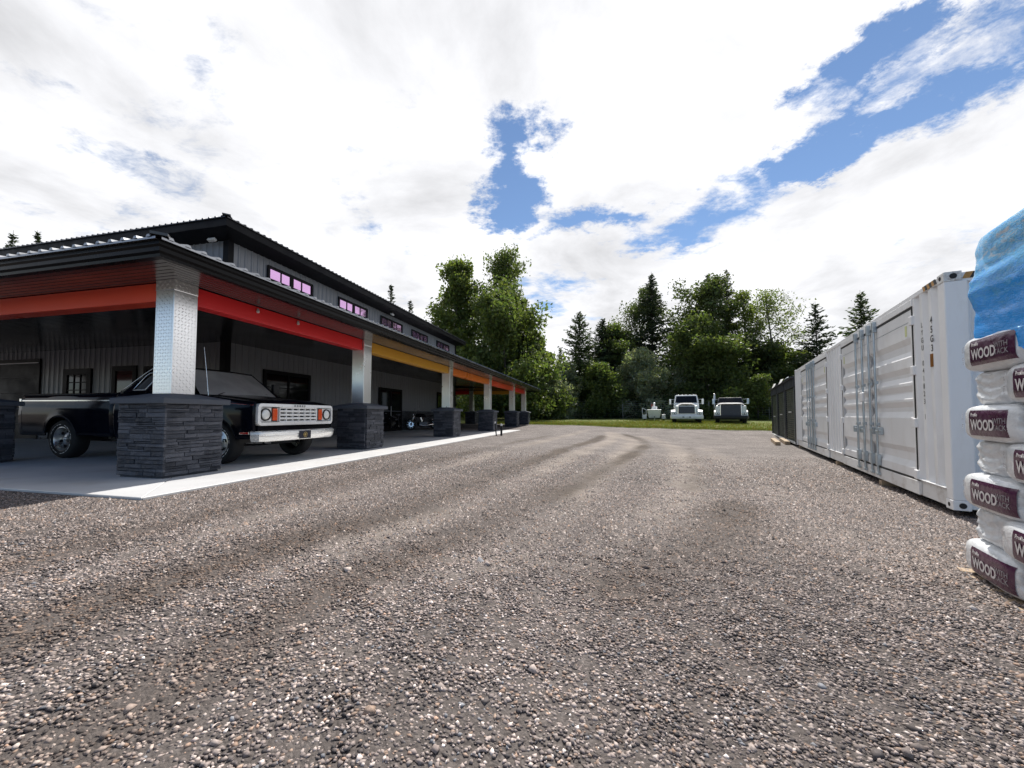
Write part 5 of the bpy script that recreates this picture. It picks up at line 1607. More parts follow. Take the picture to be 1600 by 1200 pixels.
# ================================================================ dark storage sheds beyond the container
M['shed_frame'] = pmat('slate_shed_steel', (0.017, 0.021, 0.031), 0.5, 0, 0.12, 3, spec=0.25)
M['shed_green'] = pmat('green_roller_door', (0.009, 0.019, 0.012), 0.5, 0, 0.15, 3, spec=0.25)
M['white_trim'] = pmat('white_trim', (0.70, 0.70, 0.68), 0.5, 0, 0.08, 5)
def build_shed(y0, label, k):
    W_, D_, H_ = 3.10, 2.5, 2.74
    p = cw(0.02, y0); 
    T = thing('storage_shed', label, 'storage shed', (p.x, p.y, -0.20), -C_YAW, 'row of dark storage sheds')
    F = M['shed_frame']
    MB().box(0.06, D_, 0.03, W_ - 0.03, 0.0, H_ - 0.12).build('shed_body', F, T)
    for y in (0.02, W_ - 0.26):
        MB().box(0.0, 0.10, y, y + 0.24, 0.0, H_ - 0.1).build('door_post', F, T, bevel=0.006)
    MB().box(-0.03, 0.10, 0.02, W_ - 0.02, 2.30, H_ - 0.1).build('door_header', F, T, bevel=0.006)
    ys = [0.30, W_ - 0.30]
    mb = MB(); n = 24; h = 2.2 / n
    for i in range(n):
        z = 0.10 + i * h
        mb.quad((0.045, ys[0], z), (0.045, ys[1], z), (0.020, ys[1], z + h * 0.5), (0.020, ys[0], z + h * 0.5))
        mb.quad((0.020, ys[0], z + h * 0.5), (0.020, ys[1], z + h * 0.5), (0.045, ys[1], z + h), (0.045, ys[0], z + h))
    d = mb.build('roller_door', M['shed_green'], T, fix=False)
    MB().box(-0.005, 0.02, 1.15, 1.95, 1.28 - 0.1 * k, 1.325 - 0.1 * k).build('door_handle', M['white_trim'], d, bevel=0.005)
    MB().box(-0.02, 0.06, 0.1, W_ - 0.1, 0.01, 0.085).build('bottom_trim', M['white_trim'], T, bevel=0.005)
    MB().box(0.0, 0.02, 0.275, 0.298, 0.1, 2.3).build('door_track', M['galv'], T)
    # roof, falling to the back, and loose flashing
    mb = MB()
    mb.add([(-0.12, -0.01, H_ - 0.08), (-0.12, W_ + 0.01, H_ - 0.08 - 0.0), (D_ + 0.1, W_ + 0.01, H_ - 0.28), (D_ + 0.1, -0.01, H_ - 0.28), (-0.12, -0.01, H_ - 0.02), (-0.12, W_ + 0.01, H_ - 0.02), (D_ + 0.1, W_ + 0.01, H_ - 0.22), (D_ + 0.1, -0.01, H_ - 0.22)],
           [(0, 1, 2, 3), (7, 6, 5, 4), (0, 4, 5, 1), (1, 5, 6, 2), (2, 6, 7, 3), (3, 7, 4, 0)])
    mb.build('shed_roof', F, T)
    if k > 0:
        MB().add([(-0.14, -0.25, H_ - 0.06), (-0.20, 0.30, H_ - 0.12), (-0.10, 0.36, H_ + 0.13), (-0.04, -0.1, H_ + 0.12)], [(0, 1, 2, 3)]).build('loose_flashing', M['white_trim'], T)
    else:
        MB().add([(-0.14, 0.8, H_ - 0.02), (-0.14, 1.9, H_ - 0.02), (-0.05, 1.7, H_ + 0.08), (-0.05, 1.0, H_ + 0.05)], [(0, 1, 2, 3)]).build('loose_flashing', M['galv'], T)
build_shed(12.46, 'dark storage shed with green roller door next to the white container', 0)
build_shed(15.62, 'dark storage shed with green roller door in the middle of the row', 1)
build_shed(18.78, 'dark storage shed at the far end of the row', 2)

# ================================================================ pallet of mulch bales
def bale_plastic():
    m, nt, N, L, b = new_mat('white_bale_film')
    tc = N('ShaderNodeTexCoord')
    n = N('ShaderNodeTexNoise'); n.inputs['Scale'].default_value = 6; n.inputs['Detail'].default_value = 7; n.inputs['Roughness'].default_value = 0.6; n.inputs['Distortion'].default_value = 1.2
    L(tc.outputs['Object'], n.inputs['Vector'])
    r = N('ShaderNodeValToRGB')
    r.color_ramp.elements[0].position = 0.25; r.color_ramp.elements[0].color = (0.52, 0.55, 0.58, 1)
    r.color_ramp.elements[1].position = 0.7; r.color_ramp.elements[1].color = (0.74, 0.75, 0.76, 1)
    L(n.outputs['Fac'], r.inputs[0]); L(r.outputs[0], b.inputs['Base Color'])
    b.inputs['Roughness'].default_value = 0.28; b.inputs['Coat Weight'].default_value = 0.4; b.inputs['Coat Roughness'].default_value = 0.15
    n2 = N('ShaderNodeTexNoise'); n2.inputs['Scale'].default_value = 16; n2.inputs['Detail'].default_value = 5; n2.inputs['Distortion'].default_value = 2.0
    L(tc.outputs['Object'], n2.inputs['Vector'])
    bp = N('ShaderNodeBump'); bp.inputs['Strength'].default_value = 0.35; bp.inputs['Distance'].default_value = 0.02
    L(n2.outputs['Fac'], bp.inputs['Height']); L(bp.outputs[0], b.inputs['Normal'])
    return m
M['bale'] = bale_plastic()
M['maroon'] = pmat('maroon_print', (0.055, 0.010, 0.042), 0.28, 0, 0.25, 10, bump=0.25, bscale=25, coat=0.3)
M['print_white'] = pmat('white_print', (0.62, 0.60, 0.60), 0.35, 0, 0.12, 25)
M['print_grey'] = pmat('grey_print', (0.30, 0.29, 0.31), 0.4, 0, 0.2, 40)
BA, BB, BC = 0.225, 0.375, 0.131           # half width, half length, half height
def noise3(p, k, seed):
    return math.sin(p[0] * k + seed) * math.sin(p[1] * k * 1.13 + seed * 1.7) * math.sin(p[2] * k * 0.91 + seed * 0.6)
def bale_surf(y, z, n=5.0):
    q = 1 - abs(y / BB) ** n - abs(z / BC) ** 4.4
    return -BA * max(q, 0.0) ** (1 / n)
def bale_mesh(seed):
    bm = bmesh.new()
    bmesh.ops.create_cube(bm, size=2.0)
    bmesh.ops.subdivide_edges(bm, edges=bm.edges[:], cuts=18, use_grid_fill=True)
    for v in bm.verts:
        x, y, z = v.co
        k = (abs(x) ** 5 + abs(y) ** 5 + abs(z) ** 4.4) ** (1 / 4.9)
        p = Vector((x / k * BA, y / k * BB, z / k * BC))
        end = max(0, (abs(y / k) - 0.80) / 0.2)
        w = 0.0025 * noise3(p, 40, seed) + 0.003 * noise3(p, 17, seed + 2)
        if end > 0:          # folded, crumpled ends
            f = abs(math.sin(p.x * 30 + 6 * p.z + seed)) + abs(math.sin(p.z * 52 - 14 * abs(p.x) + seed * 2))
            p.y -= math.copysign((0.018 * f * end + 0.03 * end * (1 - abs(p.z) / BC)), p.y)
            p.x *= 1 - 0.03 * end
        p += p.normalized() * w
        v.co = p
    me = bpy.data.meshes.new('bale'); bm.to_mesh(me); bm.free()
    me.materials.append(M['bale'])
    me.polygons.foreach_set('use_smooth', [True] * len(me.polygons)); me.update()
    return me
def label_meshes():
    """maroon panel and lettering lying on the long side (facing -x), drawn left to right along -y"""
    out = []
    mb = MB()
    mb.grid(lambda u, v: (bale_surf(0.160 - 0.47 * u, -0.088 + 0.176 * v) - 0.005, 0.160 - 0.47 * u, -0.088 + 0.176 * v), 24, 12)
    out.append(('printed_panel', mb.mesh('printed_panel', M['maroon'], smooth=True, fix=False)))
    def wrap(me, y0, z0, off):
        for v in me.vertices:
            u, w = v.co.x, v.co.y
            y, z = y0 - u, z0 + w
            v.co = (bale_surf(y, z) - off, y, z)
        me.update()
    for body, size, u0, z0, mat, bold, sx in (('WOOD', 0.098, 0.128, -0.046, 'print_white', 0.003, 0.86), ('WITH', 0.050, -0.148, 0.0, 'print_grey', 0.0, 0.95), ('TACK', 0.050, -0.148, -0.045, 'print_grey', 0.0, 0.95), ('Profile', 0.034, 0.128, 0.046, 'print_white', 0.0008, 1.0)):
        me = text_mesh('printed_word', body, size, M[mat], 0.0, 'LEFT', 1.0, bold=bold, sx=sx)
        wrap(me, u0, z0, 0.0085)
        out.append(('printed_word', me))
    c = MB()
    for i in range(4):
        for j in range(3):
            if (i + j) % 3 == 1: continue
            y, z = 0.300 - 0.012 * i, 0.02 + 0.016 * j
            c.quad(*[(bale_surf(a, b_) - 0.0075, a, b_) for a, b_ in ((y, z), (y - 0.010, z), (y - 0.010, z + 0.013), (y, z + 0.013))])
    for j in range(4):
        z = -0.02 - 0.014 * j
        c.quad(*[(bale_surf(a, b_) - 0.0075, a, b_) for a, b_ in ((0.302, z), (0.250 + 0.008 * j, z), (0.250 + 0.008 * j, z + 0.007), (0.302, z + 0.007))])
    o = ('printed_small_text', c.mesh('printed_small_text', M['print_grey'], fix=False))
    out.append(o)
    return out
BALES = [bale_mesh(s) for s in (1.0, 2.3, 4.1, 5.7)]
LABELS = label_meshes()
SX0, SY0, SZ0 = -0.83, -2.40, -0.205       # far left corner of the stack in the container's frame
def add_bale(x, y, z, along_y, label, rz=0.0, tilt=0.0, group='bales on the pallet', labels=True):
    p = cw(x, y)
    o = link('mulch_bale', BALES[rnd.randrange(4)], None, (p.x, p.y, z))
    o.rotation_euler = (tilt, 0, -C_YAW + rz + (0 if along_y else PI / 2))
    tag(o, label, 'bale', group)
    if labels:
        sh = rnd.uniform(-0.022, 0.022)
        for nm, me in LABELS:
            c = link(nm, me, o, (0, sh, 0))
            if nm == 'printed_small_text': c['kind'] = 'stuff'
    return o
ordn = ['lowest', 'second lowest', 'third lowest', 'middle', 'third highest white', 'second highest white', 'highest white']
PITCH_Z = 0.245
def lean(k): return -0.022 * k
for k in range(7):
    z = SZ0 + BC + k * PITCH_Z
    ly = SY0 + lean(k); j = lambda a: rnd.uniform(-a, a)
    if k % 2 == 0:
        add_bale(SX0 + BA + j(.008), ly - BB + j(.01), z, True, 'white mulch bale printed in maroon, %s layer of the pallet, far corner' % ordn[k], j(.02))
        add_bale(SX0 + BB, ly - 2 * BB - BA, z, False, 'white mulch bale end-on, %s layer of the pallet, near the camera' % ordn[k], j(.02))
        add_bale(SX0 + 2 * BA + BB + 0.01, ly - BA, z, False, 'white mulch bale on the far side of the pallet, %s layer' % ordn[k], j(.02))
        add_bale(SX0 + 2 * BB + BA + 0.01, ly - 2 * BA - BB, z, True, 'white mulch bale on the right side of the pallet, %s layer' % ordn[k], j(.02))
    else:
        add_bale(SX0 + BB + 0.035 + j(.01), ly - BA - 0.04, z, False, 'white mulch bale showing its crumpled end, %s layer, far corner' % ordn[k], j(.03))
        add_bale(SX0 + BA + j(.008), ly - 2 * BA - BB - 0.05, z, True, 'white mulch bale beside a crumpled bale end, %s layer of the pallet' % ordn[k], j(.02), tilt=0.02)
        add_bale(SX0 + 2 * BB + BA + 0.02, ly - BB, z, True, 'white mulch bale at the far right corner of the pallet, %s layer' % ordn[k], j(.02))
        add_bale(SX0 + 2 * BA + BB + 0.02, ly - 2 * BB - BA, z, False, 'white mulch bale at the near right corner of the pallet, %s layer' % ordn[k], j(.02))
TOPK = 7
for k in range(7, 10):
    z = SZ0 + BC + k * PITCH_Z - 0.02; ly = SY0 + lean(k) - 0.06
    w = ['lowest', 'middle', 'top'][k - 7]
    add_bale(SX0 + BA + 0.06, ly - BB - 0.02, z, True, 'mulch bale inside the blue wrap, %s wrapped layer, far corner' % w, 0.0, group='bales inside the blue wrap')
    add_bale(SX0 + BB + 0.06, ly - 2 * BB - BA - 0.02, z, False, 'mulch bale inside the blue wrap, %s wrapped layer, near corner' % w, 0.0, group='bales inside the blue wrap')
    add_bale(SX0 + 3 * BA + 0.08, ly - BB - 0.02, z, True, 'mulch bale inside the blue wrap, %s wrapped layer, far right' % w, 0.0, group='bales inside the blue wrap', labels=False)
# pallet
def build_pallet():
    p = cw(SX0 + 0.6, SY0 - 0.6); z = gh(p.x, p.y)
    z = min(z, SZ0 - 0.11)
    T = thing('wooden_pallet', 'wooden pallet carrying the stack of mulch bales', 'pallet', (p.x, p.y, SZ0 - 0.115), -C_YAW)
    for i in range(7):
        y = -0.6 + 1.1 * i / 6
        MB().box(-0.6, 0.6, y, y + 0.1, 0.09, 0.112).build('deck_board', M['timber'], T, bevel=0.003)
    for x in (-0.6, -0.03, 0.555):
        MB().box(x, x + 0.045, -0.6, 0.6, 0.018, 0.09).build('stringer', M['timber'], T, bevel=0.003)
    for y in (-0.6, -0.05, 0.5):
        MB().box(-0.6, 0.6, y, y + 0.1, -0.004, 0.018).build('bottom_board', M['timber'], T, bevel=0.003)
build_pallet()
# blue stretch wrap over the upper bales
def wrap_mat():
    m, nt, N, L, b = new_mat('blue_stretch_wrap')
    tc = N('ShaderNodeTexCoord')
    mp = N('ShaderNodeMapping'); mp.inputs['Scale'].default_value = (1.0, 1.0, 2.6); mp.inputs['Rotation'].default_value = (0.30, 0, 0)
    L(tc.outputs['Object'], mp.inputs[0])
    n = N('ShaderNodeTexNoise'); n.inputs['Scale'].default_value = 6.5; n.inputs['Detail'].default_value = 10; n.inputs['Roughness'].default_value = 0.72; n.inputs['Distortion'].default_value = 1.5
    L(mp.outputs[0], n.inputs['Vector'])
    sep = N('ShaderNodeSeparateXYZ'); L(tc.outputs['Object'], sep.inputs[0])
    # more layers of film low down
    mr = N('ShaderNodeMapRange'); mr.inputs['From Min'].default_value = 0.12; mr.inputs['From Max'].default_value = 0.62; mr.inputs['To Min'].default_value = 0.30; mr.inputs['To Max'].default_value = -0.04
    L(sep.outputs[2], mr.inputs['Value'])
    ad = N('ShaderNodeMath'); ad.operation = 'ADD'; L(n.outputs['Fac'], ad.inputs[0]); L(mr.outputs[0], ad.inputs[1])
    r = N('ShaderNodeValToRGB')
    r.color_ramp.elements[0].position = 0.34; r.color_ramp.elements[0].color = (0.85, 0.93, 0.98, 1)
    r.color_ramp.elements[1].position = 0.66; r.color_ramp.elements[1].color = (0.010, 0.36, 1.0, 1)
    e = r.color_ramp.elements.new(0.46); e.color = (0.10, 0.58, 1.0, 1)
    L(ad.outputs[0], r.inputs[0]); L(r.outputs[0], b.inputs['Base Color'])
    b.inputs['Roughness'].default_value = 0.26; b.inputs['Coat Weight'].default_value = 0.4; b.inputs['Coat Roughness'].default_value = 0.12
    n2 = N('ShaderNodeTexNoise'); n2.inputs['Scale'].default_value = 18; n2.inputs['Detail'].default_value = 8; n2.inputs['Distortion'].default_value = 2.5
    L(mp.outputs[0], n2.inputs['Vector'])
    bp = N('ShaderNodeBump'); bp.inputs['Strength'].default_value = 0.4; bp.inputs['Distance'].default_value = 0.02
    L(n2.outputs['Fac'], bp.inputs['Height']); L(bp.outputs[0], b.inputs['Normal'])
    tr = N('ShaderNodeBsdfTransparent'); tr.inputs['Color'].default_value = (0.72, 0.88, 1.0, 1)
    mx = N('ShaderNodeMixShader')
    al = N('ShaderNodeMapRange'); al.inputs['From Min'].default_value = 0.3; al.inputs['From Max'].default_value = 0.8; al.inputs['To Min'].default_value = 0.45; al.inputs['To Max'].default_value = 0.92
    L(ad.outputs[0], al.inputs['Value']); L(al.outputs[0], mx.inputs[0])
    L(tr.outputs[0], mx.inputs[1]); L(b.outputs[0], mx.inputs[2]); L(mx.outputs[0], nt.nodes['Material Output'].inputs['Surface'])
    return m
M['wrap'] = wrap_mat()
def build_wrap():
    zb = SZ0 + 7 * PITCH_Z - 0.08
    zt = SZ0 + 10 * PITCH_Z - 0.06
    cx_, cy_ = SX0 + 0.60, SY0 + lean(8.5) - 0.68
    p = cw(cx_, cy_)
    NU, NV = 180, 56
    V = []; Fc = []
    H_ = zt - zb
    for i in range(NU):
        a = 2 * PI * (i + 0.5) / NU
        ca, sa = math.cos(a), math.sin(a)
        q = (abs(ca) ** 11 + abs(sa) ** 11) ** (-1 / 11)
        for j in range(NV + 1):
            t = j / NV
            if t <= 0.86:
                z = H_ * t / 0.86
                r = float(np.interp(z / H_, [0, 0.08, 0.2, 0.34, 0.38, 0.5, 0.62, 0.68, 0.74, 0.92, 1.0], [0.955, 0.965, 0.975, 0.965, 0.975, 1.0, 0.995, 0.965, 0.96, 0.955, 0.925]))
            else:
                u = (t - 0.86) / 0.14
                r = 0.925 - 0.92 * u; z = H_ + 0.025 * math.sin(u * PI / 2)
            wob = 0.0025 * math.sin(3 * a + 16 * z) + 0.0015 * math.sin(7 * a - 41 * z) + 0.0015 * math.sin(70 * z + 5 * a) + rnd.uniform(-.0012, .0012)
            hx, hy = 0.60 + wob, 0.655 + wob
            zz = z
            if t < 0.14:
                edge = -0.02 - 0.10 * (0.5 - 0.5 * math.cos(2 * (a - 2.2))) + 0.02 * math.sin(9 * a) + 0.012 * math.sin(23 * a)
                zz = edge + (z - edge) * (t / 0.14)
            V.append((ca * q * hx * r - 0.02 * z, sa * q * hy * r - 0.10 * z, zz))
    for i in range(NU):
        i2 = (i + 1) % NU
        for j in range(NV):
            Fc.append((i * (NV + 1) + j, i2 * (NV + 1) + j, i2 * (NV + 1) + j + 1, i * (NV + 1) + j + 1))
    mb = MB(); mb.add(V, Fc)
    o = mb.build('blue_wrap', M['wrap'], None, smooth=True)
    o.location = (p.x, p.y, zb); o.rotation_euler = (0, 0, -C_YAW)
    tag(o, 'crumpled blue plastic wrap round the upper bales of the stack', 'plastic wrap')
    # loose bunch of film on top
    mb = MB()
    def lump(u, v):
        a = 2 * PI * u; b_ = PI * v * 0.5
        r = 0.17 * (1 + 0.25 * math.sin(4 * a + 3 * b_) + 0.15 * math.sin(9 * a))
        return (r * math.cos(a) * math.cos(b_), 1.3 * r * math.sin(a) * math.cos(b_), 0.16 * math.sin(b_) * (1 + 0.2 * math.sin(5 * a)))
    mb.grid(lump, 36, 10)
    mb.build('wrap_bunch', M['wrap'], o, smooth=True).location = (-0.16, -0.12, H_ + 0.02)
build_wrap()
# ================================================================ parked heavy trucks and a trailer at the back
M['white_enamel'] = pmat('white_truck_paint', (0.82, 0.82, 0.81), 0.28, 0, 0.05, 2, coat=0.5, dirt=(0.4, 0.37, 0.33), dirt_amt=0.2)
M['dark_grille'] = pmat('dark_grille', (0.035, 0.036, 0.050), 0.5, 0.0)
M['grille_slat_dark'] = pmat('grey_grille_slat', (0.13, 0.13, 0.16), 0.45, 0.0)
M['dark_cab'] = pmat('black_cab_paint', (0.010, 0.012, 0.014), 0.3, coat=0.4)
def face_camera(px, depth):
    p = at_depth(px, 640, depth)
    return p, math.atan2(p.x, p.y)
def heavy_truck(label, px, depth, cab_mat, hood_w, hood_top, wide_grille, stack, lights, cab_h):
    """front towards the yard: local -y is forward"""
    p, ang = face_camera(px, depth)
    z = gh(p.x, p.y) + 0.03
    T = thing('heavy_truck', label, 'truck', (p.x, p.y, z), -ang * 0.97)
    Wm = M['white_enamel']; BP = M['black_plastic']
    hw = hood_w / 2
    # hood: narrows upwards and towards the front
    def hood(u, v):
        # u across (-1..1), v along from nose to windscreen
        y = -0.9 + 1.75 * v
        top = hood_top + 0.16 * v
        s = 2 * u - 1
        w = hw * (0.80 + 0.16 * v) if not wide_grille else hw * (0.93 + 0.05 * v)
        zz = top - (abs(s) ** (3.5 if not wide_grille else 7)) * 0.52
        return (w * math.copysign(min(1, abs(s)) ** 0.8, s), y - 0.05 * (1 - abs(s)), zz)
    MB().grid(hood, 20, 8).build('hood', Wm, T, smooth=True)
    g0, g1, gw = (0.82, hood_top - 0.20, 0.62) if not wide_grille else (0.68, hood_top - 0.10, 0.72)
    nw = 0.80 if not wide_grille else 0.93
    nose = MB(); nose.box(-hw * nw, hw * nw, -0.92, -0.80, 0.62, hood_top - 0.14)
    nose.build('nose_panel', Wm, T, bevel=0.05, segs=2)
    gr = MB().box(-gw, gw, -0.945, -0.925, g0, g1).build('grille', M['dark_grille'], T, bevel=0.008)
    for k in range(9):
        zz = g0 + (g1 - g0) * (k + 0.5) / 9
        MB().box(-gw + 0.03, gw - 0.03, -0.962, -0.946, zz - 0.012, zz + 0.012).build('grille_bar', M['grille_slat_dark'], gr)
    for a, b_ in ((-gw - 0.04, -gw), (gw, gw + 0.04)):
        MB().box(a, b_, -0.965, -0.92, g0 - 0.03, g1 + 0.03).build('grille_edge', M['chrome'], gr, bevel=0.006)
    for s in (-1, 1):
        # fenders sweep over the front wheels
        fn_ = MB()
        def fen(u, v, s=s):
            a = PI * (0.02 + 0.96 * u); r = 0.64
            return (s * (0.70 + 0.50 * v), -0.18 - r * math.cos(a) * 1.08, 0.55 + (r - 0.03 * v * v) * math.sin(a) * 0.95)
        fn_.grid(fen, 16, 5).build('fender', Wm, T, smooth=True)
        MB().box(min(s * 0.72, s * 1.17), max(s * 0.72, s * 1.17), -0.93, -0.80, 0.60, 0.98).build('lamp_housing', Wm, T, bevel=0.03, segs=2)
        h = MB().box(min(s * 0.78, s * 1.10), max(s * 0.78, s * 1.10), -0.945, -0.925, 0.74, 0.90).build('headlight', M['dark_grille'], T, bevel=0.01)
        for xx in (0.86, 1.02):
            MB().lathe([(0.0, 0.012), (0.05, 0.01), (0.062, 0.0)], (s * xx, -0.946, 0.82), (0, -1, 0), 12).build('lamp', M['lamp_glass'], h)
        r = 0.50
        for yy in (-0.12, 4.6, 5.9):
            t = MB().lathe([(r * 0.55, -0.13), (r * 0.9, -0.145), (r, -0.10), (r, 0.10), (r * 0.9, 0.145), (r * 0.55, 0.13)], (s * 0.98, yy, r - 0.03), (1, 0, 0), 28)
            ty = t.build('wheel', M['rubber'], T, smooth=math.radians(40))
            MB().lathe([(0.0, 0.10), (0.12, 0.10), (0.2, 0.03), (r * 0.56, 0.05), (r * 0.56, 0.12)], (s * 0.98, yy, r - 0.03), (s, 0, 0), 20).build('rim', M['alloy'], ty, smooth=math.radians(40))
        # mirrors on brackets
        mx = 1.22
        mi = MB().box(min(s * (mx - 0.02), s * (mx + 0.14)), max(s * (mx - 0.02), s * (mx + 0.14)), 0.58, 0.66, hood_top + 0.02, hood_top + 0.48).build('mirror', Wm if cab_mat == Wm else M['galv'], T, bevel=0.02)
        for zz in (hood_top + 0.06, hood_top + 0.44):
            MB().tube([(s * 0.95, 0.95, zz), (s * mx, 0.64, zz)], 0.016, 6).build('mirror_arm', M['galv'], mi)
    # bumper
    bm_ = M['bumper_metal'] if lights else BP
    bp = MB(); bp.sweep([(0.02, 0.38), (0.05, 0.44), (0.05, 0.62), (0.02, 0.68), (-0.06, 0.68), (-0.06, 0.38)], [(-1.22, -0.72), (-1.12, -0.96), (-0.6, -1.02), (0.6, -1.02), (1.12, -0.96), (1.22, -0.72)])
    b_o = bp.build('front_bumper', Wm if lights else BP, T, smooth=math.radians(30))
    if lights:
        for x in (-0.32, 0.18):
            MB().box(x, x + 0.14, -1.08, -1.065, 0.49, 0.56).build('tow_opening', BP, b_o)
    MB().box(-0.85, 0.85, -0.6, 6.6, 0.42, 0.62).build('chassis', BP, T)
    # cab
    cz0, cz1 = 0.75, hood_top + cab_h
    cab = MB()
    v = [(-1.02, 0.80, cz0), (1.02, 0.80, cz0), (1.02, 2.1, cz0), (-1.02, 2.1, cz0), (-1.0, 0.80, hood_top + 0.05), (1.0, 0.80, hood_top + 0.05), (1.02, 2.1, hood_top + 0.05), (-1.02, 2.1, hood_top + 0.05), (-0.86, 1.08, cz1), (0.86, 1.08, cz1), (0.92, 2.1, cz1), (-0.92, 2.1, cz1)]
    f = [(3, 2, 1, 0), (8, 9, 10, 11)]
    for k in (0, 4):
        for i in range(4):
            j = (i + 1) % 4
            f.append((k + i, k + j, k + 4 + j, k + 4 + i))
    cab.add(v, f).build('cab', cab_mat, T, bevel=0.05, segs=2)
    MB().add([(-0.86, 0.80, hood_top + 0.16), (0.86, 0.80, hood_top + 0.16), (0.78, 1.02, cz1 - 0.10), (-0.78, 1.02, cz1 - 0.10)], [(0, 1, 2, 3)]).build('windscreen', M['glass_dark'], T)
    for s in (-1, 1):
        MB().add([(s * 1.035, 0.95, hood_top + 0.16), (s * 1.035, 1.75, hood_top + 0.16), (s * 0.93, 1.75, cz1 - 0.12), (s * 0.91, 1.15, cz1 - 0.12)], [(0, 1, 2, 3)]).build('side_window', M['glass_dark'], T)
    if lights:
        for x in (-0.62, -0.31, 0.0, 0.31, 0.62):
            MB().lathe([(0.0, 0.07), (0.05, 0.05), (0.06, 0.0)], (x, 1.25, cz1 - 0.01), (0, 0, 1), 10).build('roof_lamp', Wm, T, smooth=True)
    if stack:
        MB().tube([(-1.20, 1.4, 0.7), (-1.20, 1.4, 2.42)], 0.07, 12).build('exhaust_stack', M['galv'], T, smooth=True)
        MB().tube([(-1.20, 1.4, 2.38), (-1.20, 1.45, 2.52), (-1.20, 1.6, 2.60)], 0.065, 12).build('stack_tip', M['chrome'], T, smooth=True)
    MB().box(-1.2, 1.2, 2.3, 6.8, 0.95, 1.12).build('flatbed', BP, T)
    return T
heavy_truck('white heavy truck with white cab, roof lamps and white bumper on the grass', 1072.5, 33.6, M['white_enamel'], 2.1, 1.60, False, False, True, 0.84)
heavy_truck('white-nosed heavy truck with tall exhaust stack and dark bumper nearest the sheds', 1141.5, 33.0, M['dark_cab'], 2.35, 1.62, True, True, False, 0.60)

def build_trailer():
    p, ang = face_camera(1022, 39.5)
    z = gh(p.x, p.y) + 0.03
    T = thing('small_trailer', 'small white towed machine with square mudguards left of the heavy trucks', 'trailer', (p.x, p.y, z), -ang * 0.95)
    Wm = M['white_enamel']
    mb = MB()
    v = [(-0.50, -0.5, 0.28), (0.50, -0.5, 0.28), (0.5, 1.2, 0.28), (-0.5, 1.2, 0.28), (-0.66, -0.7, 1.12), (0.66, -0.7, 1.12), (0.62, 1.2, 1.12), (-0.62, 1.2, 1.12)]
    mb.add(v, [(3, 2, 1, 0), (4, 5, 6, 7), (0, 1, 5, 4), (1, 2, 6, 5), (2, 3, 7, 6), (3, 0, 4, 7)])
    mb.build('hopper', Wm, T, bevel=0.03, segs=2)
    MB().box(-0.22, 0.30, -0.2, 0.5, 1.12, 1.42).build('engine_cover', Wm, T, bevel=0.03)
    MB().tube([(0.0, 0.3, 1.4), (0.0, 0.3, 1.62), (0.03, 0.1, 1.74)], 0.10, 12).build('chute', Wm, T, smooth=True)
    MB().tube([(-0.2, 0.1, 1.4), (-0.2, 0.1, 1.66)], 0.03, 8).build('muffler', M['red_lens'], T)
    for s in (-1, 1):
        MB().box(min(s * 0.70, s * 1.06), max(s * 0.70, s * 1.06), -0.1, 0.75, 0.18, 0.62).build('mudguard', Wm, T, bevel=0.03, segs=2)
        r = 0.30
        MB().lathe([(r * 0.5, -0.08), (r, -0.09), (r, 0.09), (r * 0.5, 0.08)], (s * 0.88, 0.3, r - 0.02), (1, 0, 0), 20).build('wheel', M['rubber'], T, smooth=math.radians(40))
    for a, b_ in (((-1.08, 0.0, 0.2), (-1.12, 0.0, 1.28)), ((-1.12, 0.0, 1.28), (-0.78, 0.0, 1.10)), ((-0.74, 0, 0.3), (-0.74, 0, 1.1))):
        MB().tube([a, b_], 0.035, 6).build('side_frame', Wm, T)
    MB().tube([(0, -0.5, 0.36), (0, -1.6, 0.40)], 0.045, 8).build('drawbar', M['black_plastic'], T)
    MB().tube([(0, -1.4, 0.42), (0, -1.4, 0.0)], 0.035, 8).build('jockey_stand', M['galv'], T)
build_trailer()

# ================================================================ wire fence in front of the trees
def build_fence():
    T = thing('wire_fence', 'tall wire fence on slim grey posts along the edge of the wood', 'fence', (0, 0, 0))
    xs = [1.0 + 3.05 * k for k in range(11)]
    y0 = lambda x: 45.5 - 0.14 * (x - 10)
    for x in xs:
        z = gh(x, y0(x))
        MB().tube([(x, y0(x), z - 0.1), (x + rnd.uniform(-.06, .06), y0(x), z + 2.15)], 0.05, 8).build('post', M['fence_post'], T, smooth=True)
    for k in range(9):
        mb = MB(); zz = 0.15 + k * 0.235
        mb.tube([(x, y0(x) - 0.055, gh(x, y0(x)) + zz) for x in xs], 0.004, 4)
        mb.build('wire', M['galv'], T)
M['fence_post'] = pmat('grey_fence_post', (0.24, 0.24, 0.21), 0.8, 0, 0.2, 5)
build_fence()

